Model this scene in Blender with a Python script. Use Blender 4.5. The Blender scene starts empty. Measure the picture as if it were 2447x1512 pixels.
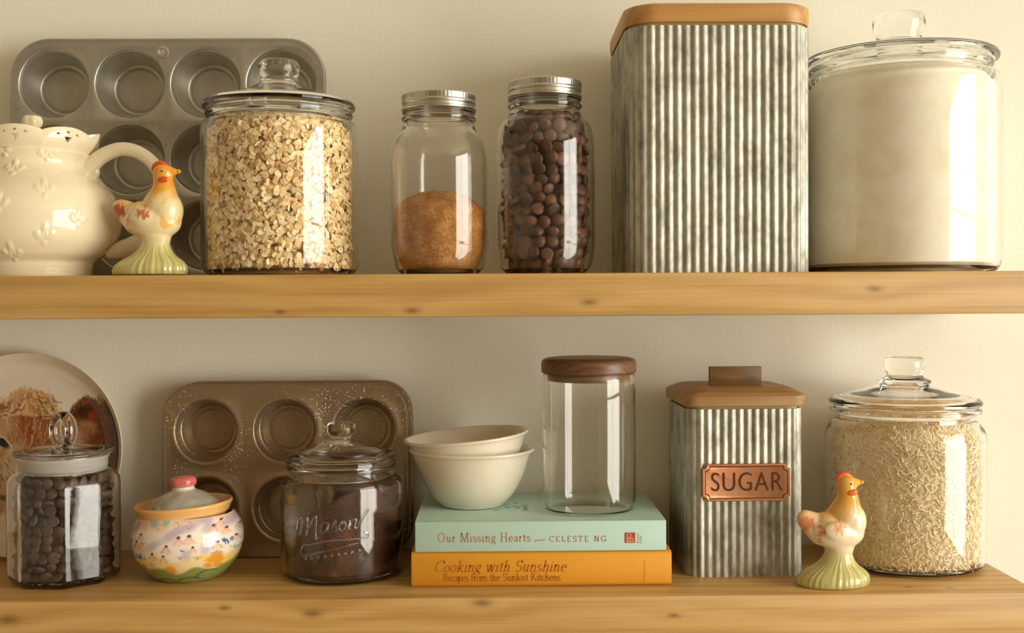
import bpy, bmesh, math, random
import numpy as np
from mathutils import Vector, Matrix, noise as mn

random.seed(7); rng = np.random.default_rng(7)
S = bpy.context.scene
COL = S.collection
pi = math.pi

# ------------------------------------------------------------------ camera
FPX, W0, H0 = 2700.0, 2447.0, 1512.0
CAM = Vector((0.0, -1.240, 0.0))
YAW, PITCH, ROLL = 0.0150, 0.0163, 0.0055
Fv = Vector((math.sin(YAW) * math.cos(PITCH), math.cos(YAW) * math.cos(PITCH), -math.sin(PITCH))).normalized()
R0 = Fv.cross(Vector((0, 0, 1))).normalized(); U0 = R0.cross(Fv)
Rv = math.cos(ROLL) * R0 - math.sin(ROLL) * U0
Uv = math.cos(ROLL) * U0 + math.sin(ROLL) * R0
cd = bpy.data.cameras.new('camera'); cam = bpy.data.objects.new('camera', cd); COL.objects.link(cam)
cam.matrix_world = Matrix(((Rv.x, Uv.x, -Fv.x, CAM.x), (Rv.y, Uv.y, -Fv.y, CAM.y), (Rv.z, Uv.z, -Fv.z, CAM.z), (0, 0, 0, 1)))
cd.sensor_width = 36.0; cd.lens = FPX / W0 * 36.0; cd.clip_start = 0.05
cd.dof.use_dof = True; cd.dof.focus_distance = 1.16; cd.dof.aperture_fstop = 5.6
S.camera = cam

# ------------------------------------------------------------------ light
def nd(nt, t, **kw):
    n = nt.nodes.new(t)
    for k, v in kw.items():
        if k in n.inputs: n.inputs[k].default_value = v
        else: setattr(n, k, v)
    return n
wd = bpy.data.worlds.new('daylight'); S.world = wd; wd.use_nodes = True
wnt = wd.node_tree; wnt.nodes.clear()
wo = nd(wnt, 'ShaderNodeOutputWorld'); wb = nd(wnt, 'ShaderNodeBackground')
wtc = nd(wnt, 'ShaderNodeTexCoord'); wsx = nd(wnt, 'ShaderNodeSeparateXYZ'); wr = nd(wnt, 'ShaderNodeValToRGB')
wnt.links.new(wtc.outputs['Generated'], wsx.inputs[0]); wmr = nd(wnt, 'ShaderNodeMapRange'); wmr.inputs[1].default_value = -0.5; wmr.inputs[2].default_value = 0.5
wnt.links.new(wsx.outputs[2], wmr.inputs[0]); wnt.links.new(wmr.outputs[0], wr.inputs[0])
wr.color_ramp.elements[0].position = 0.3; wr.color_ramp.elements[0].color = (0.82, 0.80, 0.69, 1)
wr.color_ramp.elements[1].position = 0.6; wr.color_ramp.elements[1].color = (1.0, 0.965, 0.865, 1)
wnt.links.new(wr.outputs[0], wb.inputs[0]); wb.inputs[1].default_value = 7.0
wnt.links.new(wb.outputs[0], wo.inputs[0])
RX, LX, FY, ZB, ZT = 3.30, -2.7, -5.0, -1.70, 1.45          # room extents
WY0, WY1, WZ0, WZ1 = -3.85, -0.95, -1.60, 1.25              # window opening in the right wall
pl = bpy.data.lights.new('window_portal', 'AREA'); pl.shape = 'RECTANGLE'; pl.size = WY1 - WY0; pl.size_y = WZ1 - WZ0
pl.cycles.is_portal = True
po = bpy.data.objects.new('window_portal', pl); COL.objects.link(po)
po.location = (RX + 0.06, (WY0 + WY1) / 2, (WZ0 + WZ1) / 2); po.rotation_euler = (pi / 2, 0, pi / 2)
S.view_settings.view_transform = 'Standard'; S.view_settings.look = 'None'; S.view_settings.gamma = 1.0
S.view_settings.use_curve_mapping = False; S.view_settings.exposure = 0.43
S.cycles.use_denoising = True; S.cycles.max_bounces = 22; S.cycles.transmission_bounces = 18; S.cycles.diffuse_bounces = 7; S.cycles.glossy_bounces = 6
S.cycles.blur_glossy = 0.0

# ------------------------------------------------------------------ pixel helpers
def ray(px, py): return (Fv + Rv * ((px - W0 / 2) / FPX) - Uv * ((py - H0 / 2) / FPX))
def at(px, py, Y):
    d = ray(px, py); t = (Y - CAM.y) / d.y; return CAM + d * t
def on(px, py, z):
    d = ray(px, py); t = (z - CAM.z) / d.z; return CAM + d * t

# ------------------------------------------------------------------ mesh helpers
def mk(name, v, f, mat=None, parent=None, loc=None, smooth=True, sharp=None, rot=None):
    me = bpy.data.meshes.new(name); me.from_pydata([tuple(map(float, p)) for p in v], [], [tuple(map(int, q)) for q in f]); me.update()
    return link(name, me, mat, parent, loc, smooth, sharp, rot)
def link(name, me, mat=None, parent=None, loc=None, smooth=True, sharp=None, rot=None):
    if mat: me.materials.append(mat)
    if smooth: me.polygons.foreach_set('use_smooth', [True] * len(me.polygons))
    if sharp: me.set_sharp_from_angle(angle=math.radians(sharp))
    o = bpy.data.objects.new(name, me); COL.objects.link(o)
    if parent: o.parent = parent
    if loc is not None: o.location = loc
    if rot is not None: o.rotation_euler = rot
    return o
def bmo(name, bm, mat=None, parent=None, loc=None, smooth=True, sharp=40, rot=None):
    bmesh.ops.recalc_face_normals(bm, faces=bm.faces)
    me = bpy.data.meshes.new(name); bm.to_mesh(me); bm.free()
    return link(name, me, mat, parent, loc, smooth, sharp, rot)
def thing(name, label, cat, loc, rotz=0, group=None, rot=None):
    o = bpy.data.objects.new(name, None); COL.objects.link(o); o.location = loc; o.empty_display_size = 0.02
    o.rotation_euler = rot if rot else (0, 0, rotz)
    tag(o, label, cat, group); return o
def tag(o, label, cat=None, group=None, kind=None):
    o['label'] = label
    if cat: o['category'] = cat
    if group: o['group'] = group
    if kind: o['kind'] = kind
    return o
def struct(o): o['kind'] = 'structure'; return o
def fix(v, f):
    bm = bmesh.new(); vs = [bm.verts.new(p) for p in v]
    for q in f:
        try: bm.faces.new([vs[i] for i in q])
        except ValueError: pass
    return bm
def lathe(prof, seg=96):
    v, f, idx = [], [], []
    for r, z in prof:
        if r < 1e-6: idx.append([len(v)]); v.append((0, 0, z))
        else:
            idx.append(list(range(len(v), len(v) + seg)))
            v += [(r * math.cos(2 * pi * k / seg), r * math.sin(2 * pi * k / seg), z) for k in range(seg)]
    for a, b in zip(idx[:-1], idx[1:]):
        for k in range(seg):
            k2 = (k + 1) % seg
            if len(a) == 1 and len(b) == 1: continue
            if len(a) == 1: f.append((a[0], b[k2], b[k]))
            elif len(b) == 1: f.append((a[k], a[k2], b[0]))
            else: f.append((a[k], a[k2], b[k2], b[k]))
    return v, f
def lobj(name, prof, mat, parent=None, loc=None, seg=96, sharp=45, rot=None):
    v, f = lathe(prof, seg); return bmo(name, fix(v, f), mat, parent, loc, True, sharp, rot)
def spl(pts, n=8):
    P = [np.array(p, float) for p in pts]; P = [2 * P[0] - P[1]] + P + [2 * P[-1] - P[-2]]; out = []
    for i in range(1, len(P) - 2):
        a, b, c, d = P[i - 1:i + 3]
        for k in range(n):
            t = k / n
            out.append(tuple(0.5 * (2 * b + (c - a) * t + (2 * a - 5 * b + 4 * c - d) * t * t + (3 * b - a - 3 * c + d) * t ** 3)))
    out.append(tuple(P[-2])); return out
def rnd(prof, rad, n=4):
    """round the inner corners of an open polyline"""
    out = [prof[0]]
    for i in range(1, len(prof) - 1):
        p = np.array(prof[i], float); a = np.array(prof[i - 1], float); b = np.array(prof[i + 1], float)
        la, lb = np.linalg.norm(a - p), np.linalg.norm(b - p); r = min(rad[i] if isinstance(rad, (list, tuple)) else rad, la * .49, lb * .49)
        s, e = p + (a - p) / la * r, p + (b - p) / lb * r
        for k in range(n + 1):
            t = k / n; q = (1 - t) ** 2 * s + 2 * t * (1 - t) * p + t * t * e; out.append(tuple(q))
    out.append(prof[-1]); return out
def tube(path, rad, seg=16, closed=False):
    P = [Vector(p) for p in path]; n = len(P); R = rad if isinstance(rad, (list, tuple)) else [rad] * n
    v, f = [], []; up = Vector((0, 0, 1)); last = None
    for i, p in enumerate(P):
        t = (P[(i + 1) % n] - P[i - 1]) if closed else (P[min(i + 1, n - 1)] - P[max(i - 1, 0)])
        t.normalize()
        if last is None:
            a = t.orthogonal().normalized()
        else: a = (last - t * last.dot(t)).normalized()
        last = a; b = t.cross(a)
        for k in range(seg):
            c = 2 * pi * k / seg; v.append(p + (a * math.cos(c) + b * math.sin(c)) * R[i])
    m = n if closed else n - 1
    for i in range(m):
        j = (i + 1) % n
        for k in range(seg): f.append((i * seg + k, i * seg + (k + 1) % seg, j * seg + (k + 1) % seg, j * seg + k))
    if not closed:
        f.append(tuple(range(seg - 1, -1, -1))); f.append(tuple((n - 1) * seg + k for k in range(seg)))
    return v, f
def add(bm, vf, M=None):
    vs = [bm.verts.new((M @ Vector(p)) if M else p) for p in vf[0]]
    for q in vf[1]:
        try: bm.faces.new([vs[i] for i in q])
        except ValueError: pass
def boxvf(x0, x1, y0, y1, z0, z1):
    return [(x0, y0, z0), (x1, y0, z0), (x1, y1, z0), (x0, y1, z0), (x0, y0, z1), (x1, y0, z1), (x1, y1, z1), (x0, y1, z1)], \
        [(0, 3, 2, 1), (4, 5, 6, 7), (0, 1, 5, 4), (1, 2, 6, 5), (2, 3, 7, 6), (3, 0, 4, 7)]
def boxo(name, b, mat, parent=None, loc=None, bev=0.0, seg=3, rot=None):
    bm = bmesh.new(); add(bm, boxvf(*b))
    if bev: bmesh.ops.bevel(bm, geom=bm.edges[:], offset=bev, segments=seg, profile=.5, affect='EDGES')
    return bmo(name, bm, mat, parent, loc, True, 35, rot)
def rrect(hx, hy, r, n=10):
    out = []
    for cx, cy, a0 in ((hx - r, hy - r, 0), (-(hx - r), hy - r, pi / 2), (-(hx - r), -(hy - r), pi), (hx - r, -(hy - r), 1.5 * pi)):
        out += [(cx + r * math.cos(a0 + pi / 2 * k / n), cy + r * math.sin(a0 + pi / 2 * k / n)) for k in range(n + 1)]
    return out
def loft(rings, cap=True):
    n = len(rings[0]); v, f = [], []
    for r in rings: v += r
    for i in range(len(rings) - 1):
        for k in range(n): f.append((i * n + k, i * n + (k + 1) % n, (i + 1) * n + (k + 1) % n, (i + 1) * n + k))
    if cap: f.append(tuple(range(n - 1, -1, -1))); f.append(tuple((len(rings) - 1) * n + k for k in range(n)))
    return v, f
def evalmesh(o):
    dg = bpy.context.evaluated_depsgraph_get(); me = bpy.data.meshes.new_from_object(o.evaluated_get(dg)); return me
def bake(o):
    me = evalmesh(o); o.modifiers.clear(); old = o.data; o.data = me; bpy.data.meshes.remove(old); return o
def vcol(me, cols):
    a = me.color_attributes.new('paint', 'FLOAT_COLOR', 'POINT')
    c = np.ones((len(me.vertices), 4)); c[:, :3] = cols; a.data.foreach_set('color', c.ravel())
def sm(x, a, b):
    t = np.clip((x - a) / (b - a), 0, 1); return t * t * (3 - 2 * t)
def lin(r, g, b):
    return tuple(((c / 255) / 12.92 if c <= 10 else ((c / 255 + .055) / 1.055) ** 2.4) for c in (r, g, b))
def mix(a, b, t): t = np.asarray(t)[..., None]; return a * (1 - t) + np.array(b) * t
def vnoise(P, s=1.0, seed=0.0): return np.array([mn.noise(Vector((p[0] * s + seed, p[1] * s - seed, p[2] * s + seed * .5))) for p in P])

# ------------------------------------------------------------------ materials
def newmat(name):
    m = bpy.data.materials.new(name); m.use_nodes = True; nt = m.node_tree; b = nt.nodes['Principled BSDF']; return m, nt, b
def pm(name, col, rough=.5, metal=0, **kw):
    m, nt, b = newmat(name); b.inputs['Base Color'].default_value = (*col, 1); b.inputs['Roughness'].default_value = rough; b.inputs['Metallic'].default_value = metal
    for k, v in kw.items(): b.inputs[k].default_value = v
    return m
def texco(nt, scale=(1, 1, 1), kind='Object'):
    tc = nd(nt, 'ShaderNodeTexCoord'); mp = nd(nt, 'ShaderNodeMapping'); mp.inputs['Scale'].default_value = scale
    nt.links.new(tc.outputs[kind], mp.inputs[0]); return mp.outputs[0]
def noi(nt, vec, scale, detail=3, rough=.55, dist=0):
    n = nd(nt, 'ShaderNodeTexNoise'); n.inputs['Scale'].default_value = scale; n.inputs['Detail'].default_value = detail
    n.inputs['Roughness'].default_value = rough; n.inputs['Distortion'].default_value = dist; nt.links.new(vec, n.inputs['Vector']); return n.outputs[0]
def ramp(nt, fac, stops):
    r = nd(nt, 'ShaderNodeValToRGB'); e = r.color_ramp.elements
    while len(e) < len(stops): e.new(.5)
    for i, (p, c) in enumerate(stops): e[i].position = p; e[i].color = (*c, 1) if len(c) == 3 else c
    nt.links.new(fac, r.inputs[0]); return r.outputs[0]
def bump(nt, b, h, strength, dist):
    bp = nd(nt, 'ShaderNodeBump'); bp.inputs['Strength'].default_value = strength; bp.inputs['Distance'].default_value = dist
    nt.links.new(h, bp.inputs['Height']); nt.links.new(bp.outputs[0], b.inputs['Normal'])
def mth(nt, op, a, b=None, c=None):
    n = nd(nt, 'ShaderNodeMath', operation=op)
    for i, x in enumerate((a, b, c)):
        if x is None: continue
        if isinstance(x, (int, float)): n.inputs[i].default_value = x
        else: nt.links.new(x, n.inputs[i])
    return n.outputs[0]
def mixc(nt, fac, a, b, mode='MIX'):
    n = nd(nt, 'ShaderNodeMix', data_type='RGBA', blend_type=mode)
    for i, x in ((0, fac), (6, a), (7, b)):
        if isinstance(x, (int, float)): n.inputs[i].default_value = x
        elif isinstance(x, tuple): n.inputs[i].default_value = (*x, 1)
        else: nt.links.new(x, n.inputs[i])
    return n.outputs[2]
def paintmat(name, rough=.15, coat=0.0, spec=.5):
    m, nt, b = newmat(name); a = nd(nt, 'ShaderNodeVertexColor', layer_name='paint'); nt.links.new(a.outputs[0], b.inputs['Base Color'])
    b.inputs['Roughness'].default_value = rough; b.inputs['Coat Weight'].default_value = coat; b.inputs['Coat Roughness'].default_value = .05
    b.inputs['Specular IOR Level'].default_value = spec; return m
def wood(name, c0, c1, c2, knots=(), scale=1.0, ring=36, rough=.45, streak=1.0):
    m, nt, b = newmat(name); tc = nd(nt, 'ShaderNodeTexCoord'); P = tc.outputs['Object']
    sp = nd(nt, 'ShaderNodeSeparateXYZ'); nt.links.new(P, sp.inputs[0])
    warp = None; dark = None
    for (kx, ky, kz, kr) in knots:
        s = nd(nt, 'ShaderNodeVectorMath', operation='SUBTRACT'); nt.links.new(P, s.inputs[0]); s.inputs[1].default_value = (kx, ky, kz)
        q = nd(nt, 'ShaderNodeVectorMath', operation='MULTIPLY'); nt.links.new(s.outputs[0], q.inputs[0]); q.inputs[1].default_value = (.42, .55, 1)
        l = nd(nt, 'ShaderNodeVectorMath', operation='LENGTH'); nt.links.new(q.outputs[0], l.inputs[0])
        g = mth(nt, 'POWER', 2.718, mth(nt, 'MULTIPLY', mth(nt, 'POWER', mth(nt, 'DIVIDE', l.outputs['Value'], kr * 3.5), 2.0), -1.0))
        k = mth(nt, 'POWER', 2.718, mth(nt, 'MULTIPLY', mth(nt, 'POWER', mth(nt, 'DIVIDE', l.outputs['Value'], kr * .75), 2.0), -1.0))
        w = mth(nt, 'MULTIPLY', g, kr * 2.2)
        warp = w if warp is None else mth(nt, 'ADD', warp, w); dark = k if dark is None else mth(nt, 'ADD', dark, k)
    n1 = noi(nt, texco(nt, (2.2 * scale, 9 * scale, 9 * scale)), 1.0, 2, .5)
    base = mth(nt, 'ADD', mth(nt, 'MULTIPLY', sp.outputs[2], 1.0), mth(nt, 'MULTIPLY', sp.outputs[1], 1.35))
    base = mth(nt, 'ADD', base, mth(nt, 'MULTIPLY', n1, .085 / scale))
    if warp is not None: base = mth(nt, 'ADD', base, warp)
    s1 = mth(nt, 'MULTIPLY_ADD', mth(nt, 'SINE', mth(nt, 'MULTIPLY', base, ring * scale * 6.283)), .5, .5)
    fine = noi(nt, texco(nt, (6 * scale, 420 * scale, 420 * scale)), 1.0, 5, .7)
    v = mth(nt, 'ADD', mth(nt, 'MULTIPLY', s1, .22), mth(nt, 'MULTIPLY', fine, .72 * streak))
    big = noi(nt, texco(nt, (2.5 * scale, 14 * scale, 14 * scale)), 1.3, 3, .5)
    v = mth(nt, 'ADD', v, mth(nt, 'MULTIPLY', mth(nt, 'SUBTRACT', big, .5), .7))
    col = ramp(nt, v, [(.18, c0), (.5, c1), (.88, c2)])
    if dark is not None: col = mixc(nt, mth(nt, 'MINIMUM', mth(nt, 'MULTIPLY', dark, .75), 1.0), col, tuple(x * .42 for x in c2))
    nt.links.new(col, b.inputs['Base Color']); b.inputs['Roughness'].default_value = rough
    bump(nt, b, fine, .12, .0006); return m
def glassmat(name, col=(1, 1, 1), rough=0.0, ior=1.47):
    m, nt, b = newmat(name); b.inputs['Base Color'].default_value = (*col, 1); b.inputs['Roughness'].default_value = rough
    b.inputs['Transmission Weight'].default_value = 1.0; b.inputs['IOR'].default_value = ior; return m
def galv(name, c0, c1, rough=.34, sc=1.0, zs=1.0):
    m, nt, b = newmat(name); v = texco(nt, (sc, sc, sc * zs))
    n = noi(nt, v, 55, 4, .6); n2 = noi(nt, v, 220, 2, .6)
    s = mth(nt, 'ADD', mth(nt, 'MULTIPLY', n, .75), mth(nt, 'MULTIPLY', n2, .25))
    nt.links.new(ramp(nt, s, [(.34, c0), (.62, c1)]), b.inputs['Base Color']); b.inputs['Metallic'].default_value = 1.0
    rr = nd(nt, 'ShaderNodeMapRange'); rr.inputs[3].default_value = rough + .1; rr.inputs[4].default_value = rough - .06; nt.links.new(n, rr.inputs[0]); nt.links.new(rr.outputs[0], b.inputs['Roughness'])
    return m

def wallpaint(name, col):
    m, nt, b = newmat(name); v = texco(nt, (1, 1, 1)); n = noi(nt, v, 330, 3, .6); n2 = noi(nt, v, 3, 2, .5)
    nt.links.new(mixc(nt, mth(nt, 'MULTIPLY', n2, .12), col, tuple(c * .86 for c in col)), b.inputs['Base Color'])
    b.inputs['Roughness'].default_value = .6; b.inputs['Specular IOR Level'].default_value = .25; bump(nt, b, n, .24, .0014); return m
M_wall = wallpaint('cream_wall_paint', (.86, .845, .745))
M_room = pm('warm_room_paint', (.72, .67, .56), .8)
M_dim = pm('dark_room_paint', (.20, .165, .12), .7)  # unseen front wall, set dark so the glass jars reflect a dim room
M_floor = wood('floor_boards', (.42, .30, .18), (.38, .26, .15), (.28, .18, .10), scale=.4)
M_white = pm('white_window_paint', (.75, .73, .68), .4)
PINE0, PINE1, PINE2 = (.60, .385, .145), (.50, .295, .092), (.33, .165, .043)
M_glass = glassmat('clear_glass', (1, 1, 1))
M_glass_green = glassmat('greenish_glass', (.992, 1, .992))
M_galv = galv('galvanised_steel', (.30, .295, .25), (.56, .55, .48), .60, 1.0, .5)
M_tin = galv('dull_tinplate', (.40, .385, .34), (.52, .50, .45), .42, .6)
M_lidsteel = pm('brushed_lid_steel', (.60, .585, .53), .3, 1.0)

# ------------------------------------------------------------------ the room
Z1, Z2 = 0.0225, -0.2736          # tops of the two shelves
def wallbox(name, b, mat): return struct(boxo(name, b, mat))
wallbox('wall_back', (LX, RX, 0, .1, ZB, ZT), M_wall)
wallbox('wall_left', (LX - .1, LX, FY, .1, ZB, ZT), pm('tan_wall_paint', (.46, .41, .32), .8))
wallbox('wall_front', (LX - .1, RX + .1, FY - .1, FY, ZB, ZT), M_dim)
bm = bmesh.new()
for b in ((RX, RX + .1, FY, WY0, ZB, ZT), (RX, RX + .1, WY1, .1, ZB, ZT), (RX, RX + .1, WY0, WY1, ZB, WZ0), (RX, RX + .1, WY0, WY1, WZ1, ZT)): add(bm, boxvf(*b))
struct(bmo('wall_right', bm, M_room, smooth=False))
wallbox('floor', (LX - .1, RX + .1, FY - .1, .1, ZB - .1, ZB), M_floor)
wallbox('ceiling', (LX - .1, RX + .1, FY - .1, .1, ZT, ZT + .1), M_room)
win = bpy.data.objects.new('window_1', None); COL.objects.link(win); struct(win); win.location = (RX + .05, (WY0 + WY1) / 2, WZ0)
hw, hh = (WY1 - WY0) / 2, WZ1 - WZ0
boxo('window_frame', (-.03, .03, -hw, hw, 0, .05), M_white, win); boxo('window_frame', (-.03, .03, -hw, hw, hh - .05, hh), M_white, win)
boxo('window_frame', (-.03, .03, -hw, -hw + .05, .05, hh - .05), M_white, win); boxo('window_frame', (-.03, .03, hw - .05, hw, .05, hh - .05), M_white, win)
boxo('window_mullion', (-.02, .02, -.02, .02, .05, hh - .05), M_white, win); boxo('window_mullion', (-.021, .021, -hw + .05, hw - .05, hh * .52 - .018, hh * .52 + .018), M_white, win)

# ------------------------------------------------------------------ shelves
SHX0, SHX1, SHY = -1.05, .502, -.211
def shelf(z, label, kn):
    cx = (SHX0 + SHX1) / 2
    kk = [(on(px, py, z).x - cx, (SHY if front else on(px, py, z).y), 0, kr) if not front else (at(px, py, SHY).x - cx, SHY, at(px, py, SHY).z - z, kr) for px, py, kr, front in kn]
    m = wood('pine_board', PINE0, PINE1, PINE2, kk, ring=38)
    o = boxo('wooden_shelf', (SHX0 - cx, SHX1 - cx, SHY, -.0005, -.0392, 0), m, None, (cx, 0, z), .0016, 2)
    tag(o, label, 'shelf'); return o
shelf(Z1, 'upper thick pine shelf board carrying the big canister and muffin tin', [(1408, 722, .004, 1), (670, 745, .003, 1), (985, 742, .004, 1), (2090, 690, .004, 1)])
shelf(Z2, 'lower thick pine shelf board carrying the two books and sugar canister', [(747, 1466, .005, 1), (1152, 1440, .005, 1), (537, 1452, .003, 1), (1610, 1470, .003, 1), (2170, 1402, .0022, 0), (2270, 1405, .002, 0), (20, 1480, .006, 1)])

# ------------------------------------------------------------------ glass jars
def jarprof(outer, t, tb, tlip=None):
    """outer: (r,z) from the base centre up to the lip; returns a closed wall profile ending at the inner base centre"""
    inner = []
    for i, (r, z) in enumerate(outer):
        if z < tb: continue
        inner.append((max(r - (tlip if (tlip and i == len(outer) - 1) else t), .001), z))
    inner[0] = (inner[0][0], tb + .001)
    lip = outer[-1]; li = inner[-1]
    k = [(lip[0] - .0006, lip[1] + .0009), ((lip[0] + li[0]) / 2, lip[1] + .0013), (li[0] + .0006, lip[1] + .0009)]
    return list(outer) + k + inner[::-1] + [(inner[0][0] * .8, tb), (0, tb)]
def wide_jar(loc, R, hs, hn, hl, lidp, knobp, label, glass=M_glass, lidname='glass lid'):
    """cylindrical storage jar: R body radius, hs shoulder height, hn neck height, hl lip height"""
    j = thing('glass_jar', label, 'jar', loc)
    rn = R * .86
    outer = [(0, .0022), (R - .018, .0018), (R - .0145, 0.0)] + spl([(R - .011, .0), (R - .0035, .0035), (R, .012)], 4) + [(R, hs * .5), (R, hs)] \
        + spl([(R, hs + .001), (R - .0025, hs + .012), (rn + .003, hn - .003), (rn, hn)], 5)[1:] + [(rn, (hn + hl) / 2)] \
        + spl([(rn + .0005, hl - .008), (rn + .0055, hl - .005), (rn + .0055, hl - .001), (rn + .003, hl)], 4)
    lobj('body', jarprof(outer, .0042, .006), glass, j, seg=128)
    lid = lobj('lid', lidp, glass, j, seg=128, sharp=60)
    lobj('knob', knobp, glass, lid, seg=64, sharp=60)
    return j, R - .0042, rn - .0042
def lidprof(hl, rr, rk, hk):
    """domed lid resting on the lip at height hl: rim radius rr, knob neck rk at height hk"""
    top = spl([(rr, hl + .006), (rr - .003, hl + .0085), (rr * .8, hl + .0115), (rr * .55, hl + .0165), (rk + .004, hk - .002), (rk, hk)], 6)
    bot = spl([(rk * .8, hk - .007), (rr * .55, hl + .0105), (rr * .78, hl + .0065), (rr * .86, hl + .0025)], 5)
    return [(0, hk)] + [p for p in top[::-1]] + [(rr + .0008, hl + .0045), (rr, hl + .0022), (rr * .97, hl + .0018)] + bot[::-1] + [(0, hk - .007)]
def grains(n, sampler, shape, sizes, cols, name, mat, label, loc, cat):
    """one mesh of many small pieces; shape: (verts,faces) unit piece; sampler -> (pos, R3x3)"""
    V, F, C = [], [], []; sv = np.array(shape[0], float); k = len(sv)
    for i in range(n):
        p, Rm = sampler(); s = sizes()
        V.append((sv * s) @ np.array(Rm).T + p); F += [tuple(a + i * k for a in q) for q in shape[1]]
        C.append(np.repeat([cols()], k, 0))
    me = bpy.data.meshes.new(name); V = np.concatenate(V); me.from_pydata(V.tolist(), [], F); me.update(); vcol(me, np.concatenate(C))
    o = link(name, me, mat, None, loc, sharp=25); tag(o, label, cat, kind='stuff'); return o
def rot_rand(tang, amt):
    """a frame whose local z is near 'tang' normal with random tilt/spin"""
    n = Vector(tang).normalized(); n = (n + Vector(rng.normal(0, amt, 3))).normalized()
    a = n.orthogonal().normalized(); b = n.cross(a); c = rng.uniform(0, 2 * pi)
    x = a * math.cos(c) + b * math.sin(c); y = n.cross(x); return np.array([[x.x, y.x, n.x], [x.y, y.y, n.y], [x.z, y.z, n.z]])
def disc_shape(n=8):
    v = [(0, 0, .5)] + [(math.cos(2 * pi * k / n), math.sin(2 * pi * k / n), 0) for k in range(n)] + [(0, 0, -.5)]
    f = [(0, 1 + k, 1 + (k + 1) % n) for k in range(n)] + [(n + 1, 1 + (k + 1) % n, 1 + k) for k in range(n)]
    return v, f
def flake_shape(n=7):
    v = [(math.cos(2 * pi * k / n) * s * (1 + .12 * math.sin(3.1 * k)), math.sin(2 * pi * k / n) * s * (1 + .12 * math.sin(3.1 * k)), z) for s, z in ((.86, .5), (1, 0), (.86, -.5)) for k in range(n)]
    f = [tuple(range(n)), tuple(range(3 * n - 1, 2 * n - 1, -1))] + [(i * n + (k + 1) % n, i * n + k, (i + 1) * n + k, (i + 1) * n + (k + 1) % n) for i in (0, 1) for k in range(n)]
    return v, f
def oct_shape():
    v = [(-1, 0, 0)] + [(-.6, .8 * math.cos(a), .8 * math.sin(a)) for a in (0, 2.09, 4.19)] + [(.6, .8 * math.cos(a), .8 * math.sin(a)) for a in (0, 2.09, 4.19)] + [(1, 0, 0)]
    f = [(0, 2, 1), (0, 3, 2), (0, 1, 3), (1, 2, 5, 4), (2, 3, 6, 5), (3, 1, 4, 6), (7, 4, 5), (7, 5, 6), (7, 6, 4)]
    return v, f
def shell_sampler(Rf, z0, z1, depth, tilt, topfrac=.2):
    def s():
        if rng.random() < topfrac:
            r = Rf(z1) * math.sqrt(rng.random()); a = rng.uniform(0, 2 * pi)
            return np.array((r * math.cos(a), r * math.sin(a), z1 - rng.random() * depth * .5)), rot_rand((0, 0, 1), tilt)
        z = rng.uniform(z0, z1); a = rng.uniform(0, 2 * pi); r = Rf(z) - depth * rng.random() ** 1.3
        return np.array((r * math.cos(a), r * math.sin(a), z)), rot_rand((math.cos(a), math.sin(a), 0), tilt)
    return s
def fillprof(Rf, z0, z1, n=24, dome=.0, inset=0):
    P = [(0, z0)] + [(max(Rf(z0) - .006, .001) - inset, z0)] + [(Rf(z0 + (z1 - z0) * k / n) - inset, z0 + .003 + (z1 - z0 - .003) * k / n) for k in range(n + 1)]
    rt = P[-1][0]; return P + [(rt * q, z1 + dome * (1 - q * q)) for q in (.9, .75, .6, .4, .2)] + [(0, z1 + dome)]

def place(px, Y, z): p = at(px, 712, Y); return Vector((p.x, Y, z))
def placec(px, Y, z, py): p = at(px, py, Y); return Vector((p.x, Y, z))

# oats -----------------------------------------------------------
OATP = placec(670, -.133, Z1, 500)
j, Ri, Rn = wide_jar(OATP, .0755, .136, .149, .1595, lidprof(.1605, .0730, .0165, .1885),
    [(0, .185)] + spl([(.0165, .1855), (.0185, .189), (.0175, .1925), (.0195, .199), (.0195, .205), (.016, .2092), (.008, .2102)], 5) + [(0, .2102)],
    'clear glass storage jar with a flat glass knob, full of rolled oats', M_glass_green)
M_oat = paintmat('oat_flake', .75, 0, .2)
def body_R(Ri, Rn, hs, hn, gap):
    def f(z):
        if z < .012: return Ri - gap - (.012 - z) * .25
        if z <= hs: return Ri - gap
        t = min(1, (z - hs) / (hn - hs)); return (Ri * (1 - t) + Rn * t) - gap
    return f
Rf = body_R(Ri, Rn, .136, .149, .0032)
oc = [lin(242, 218, 170), lin(232, 202, 150), lin(248, 232, 194), lin(216, 178, 120), lin(238, 212, 164), lin(190, 142, 84)]
grains(13000, shell_sampler(Rf, .0085, .1475, .0062, .36, .16), flake_shape(7), lambda: np.array((rng.uniform(.0025, .0042), rng.uniform(.0020, .0031), rng.uniform(.0006, .0011))),
       lambda: np.array(oc[rng.choice(6, p=[.25, .22, .2, .12, .16, .05])]) * rng.uniform(.85, 1.08), 'rolled_oats', M_oat, 'pale rolled oats filling the glass jar beside the muffin tin', OATP, 'oats')
cob = lobj('oat_core', fillprof(Rf, .0075, .1465, inset=.0075), pm('oat_filler', lin(214, 176, 118), .9), bpy.data.objects['rolled_oats'])  # solid core in one tan tone behind the flakes

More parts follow.
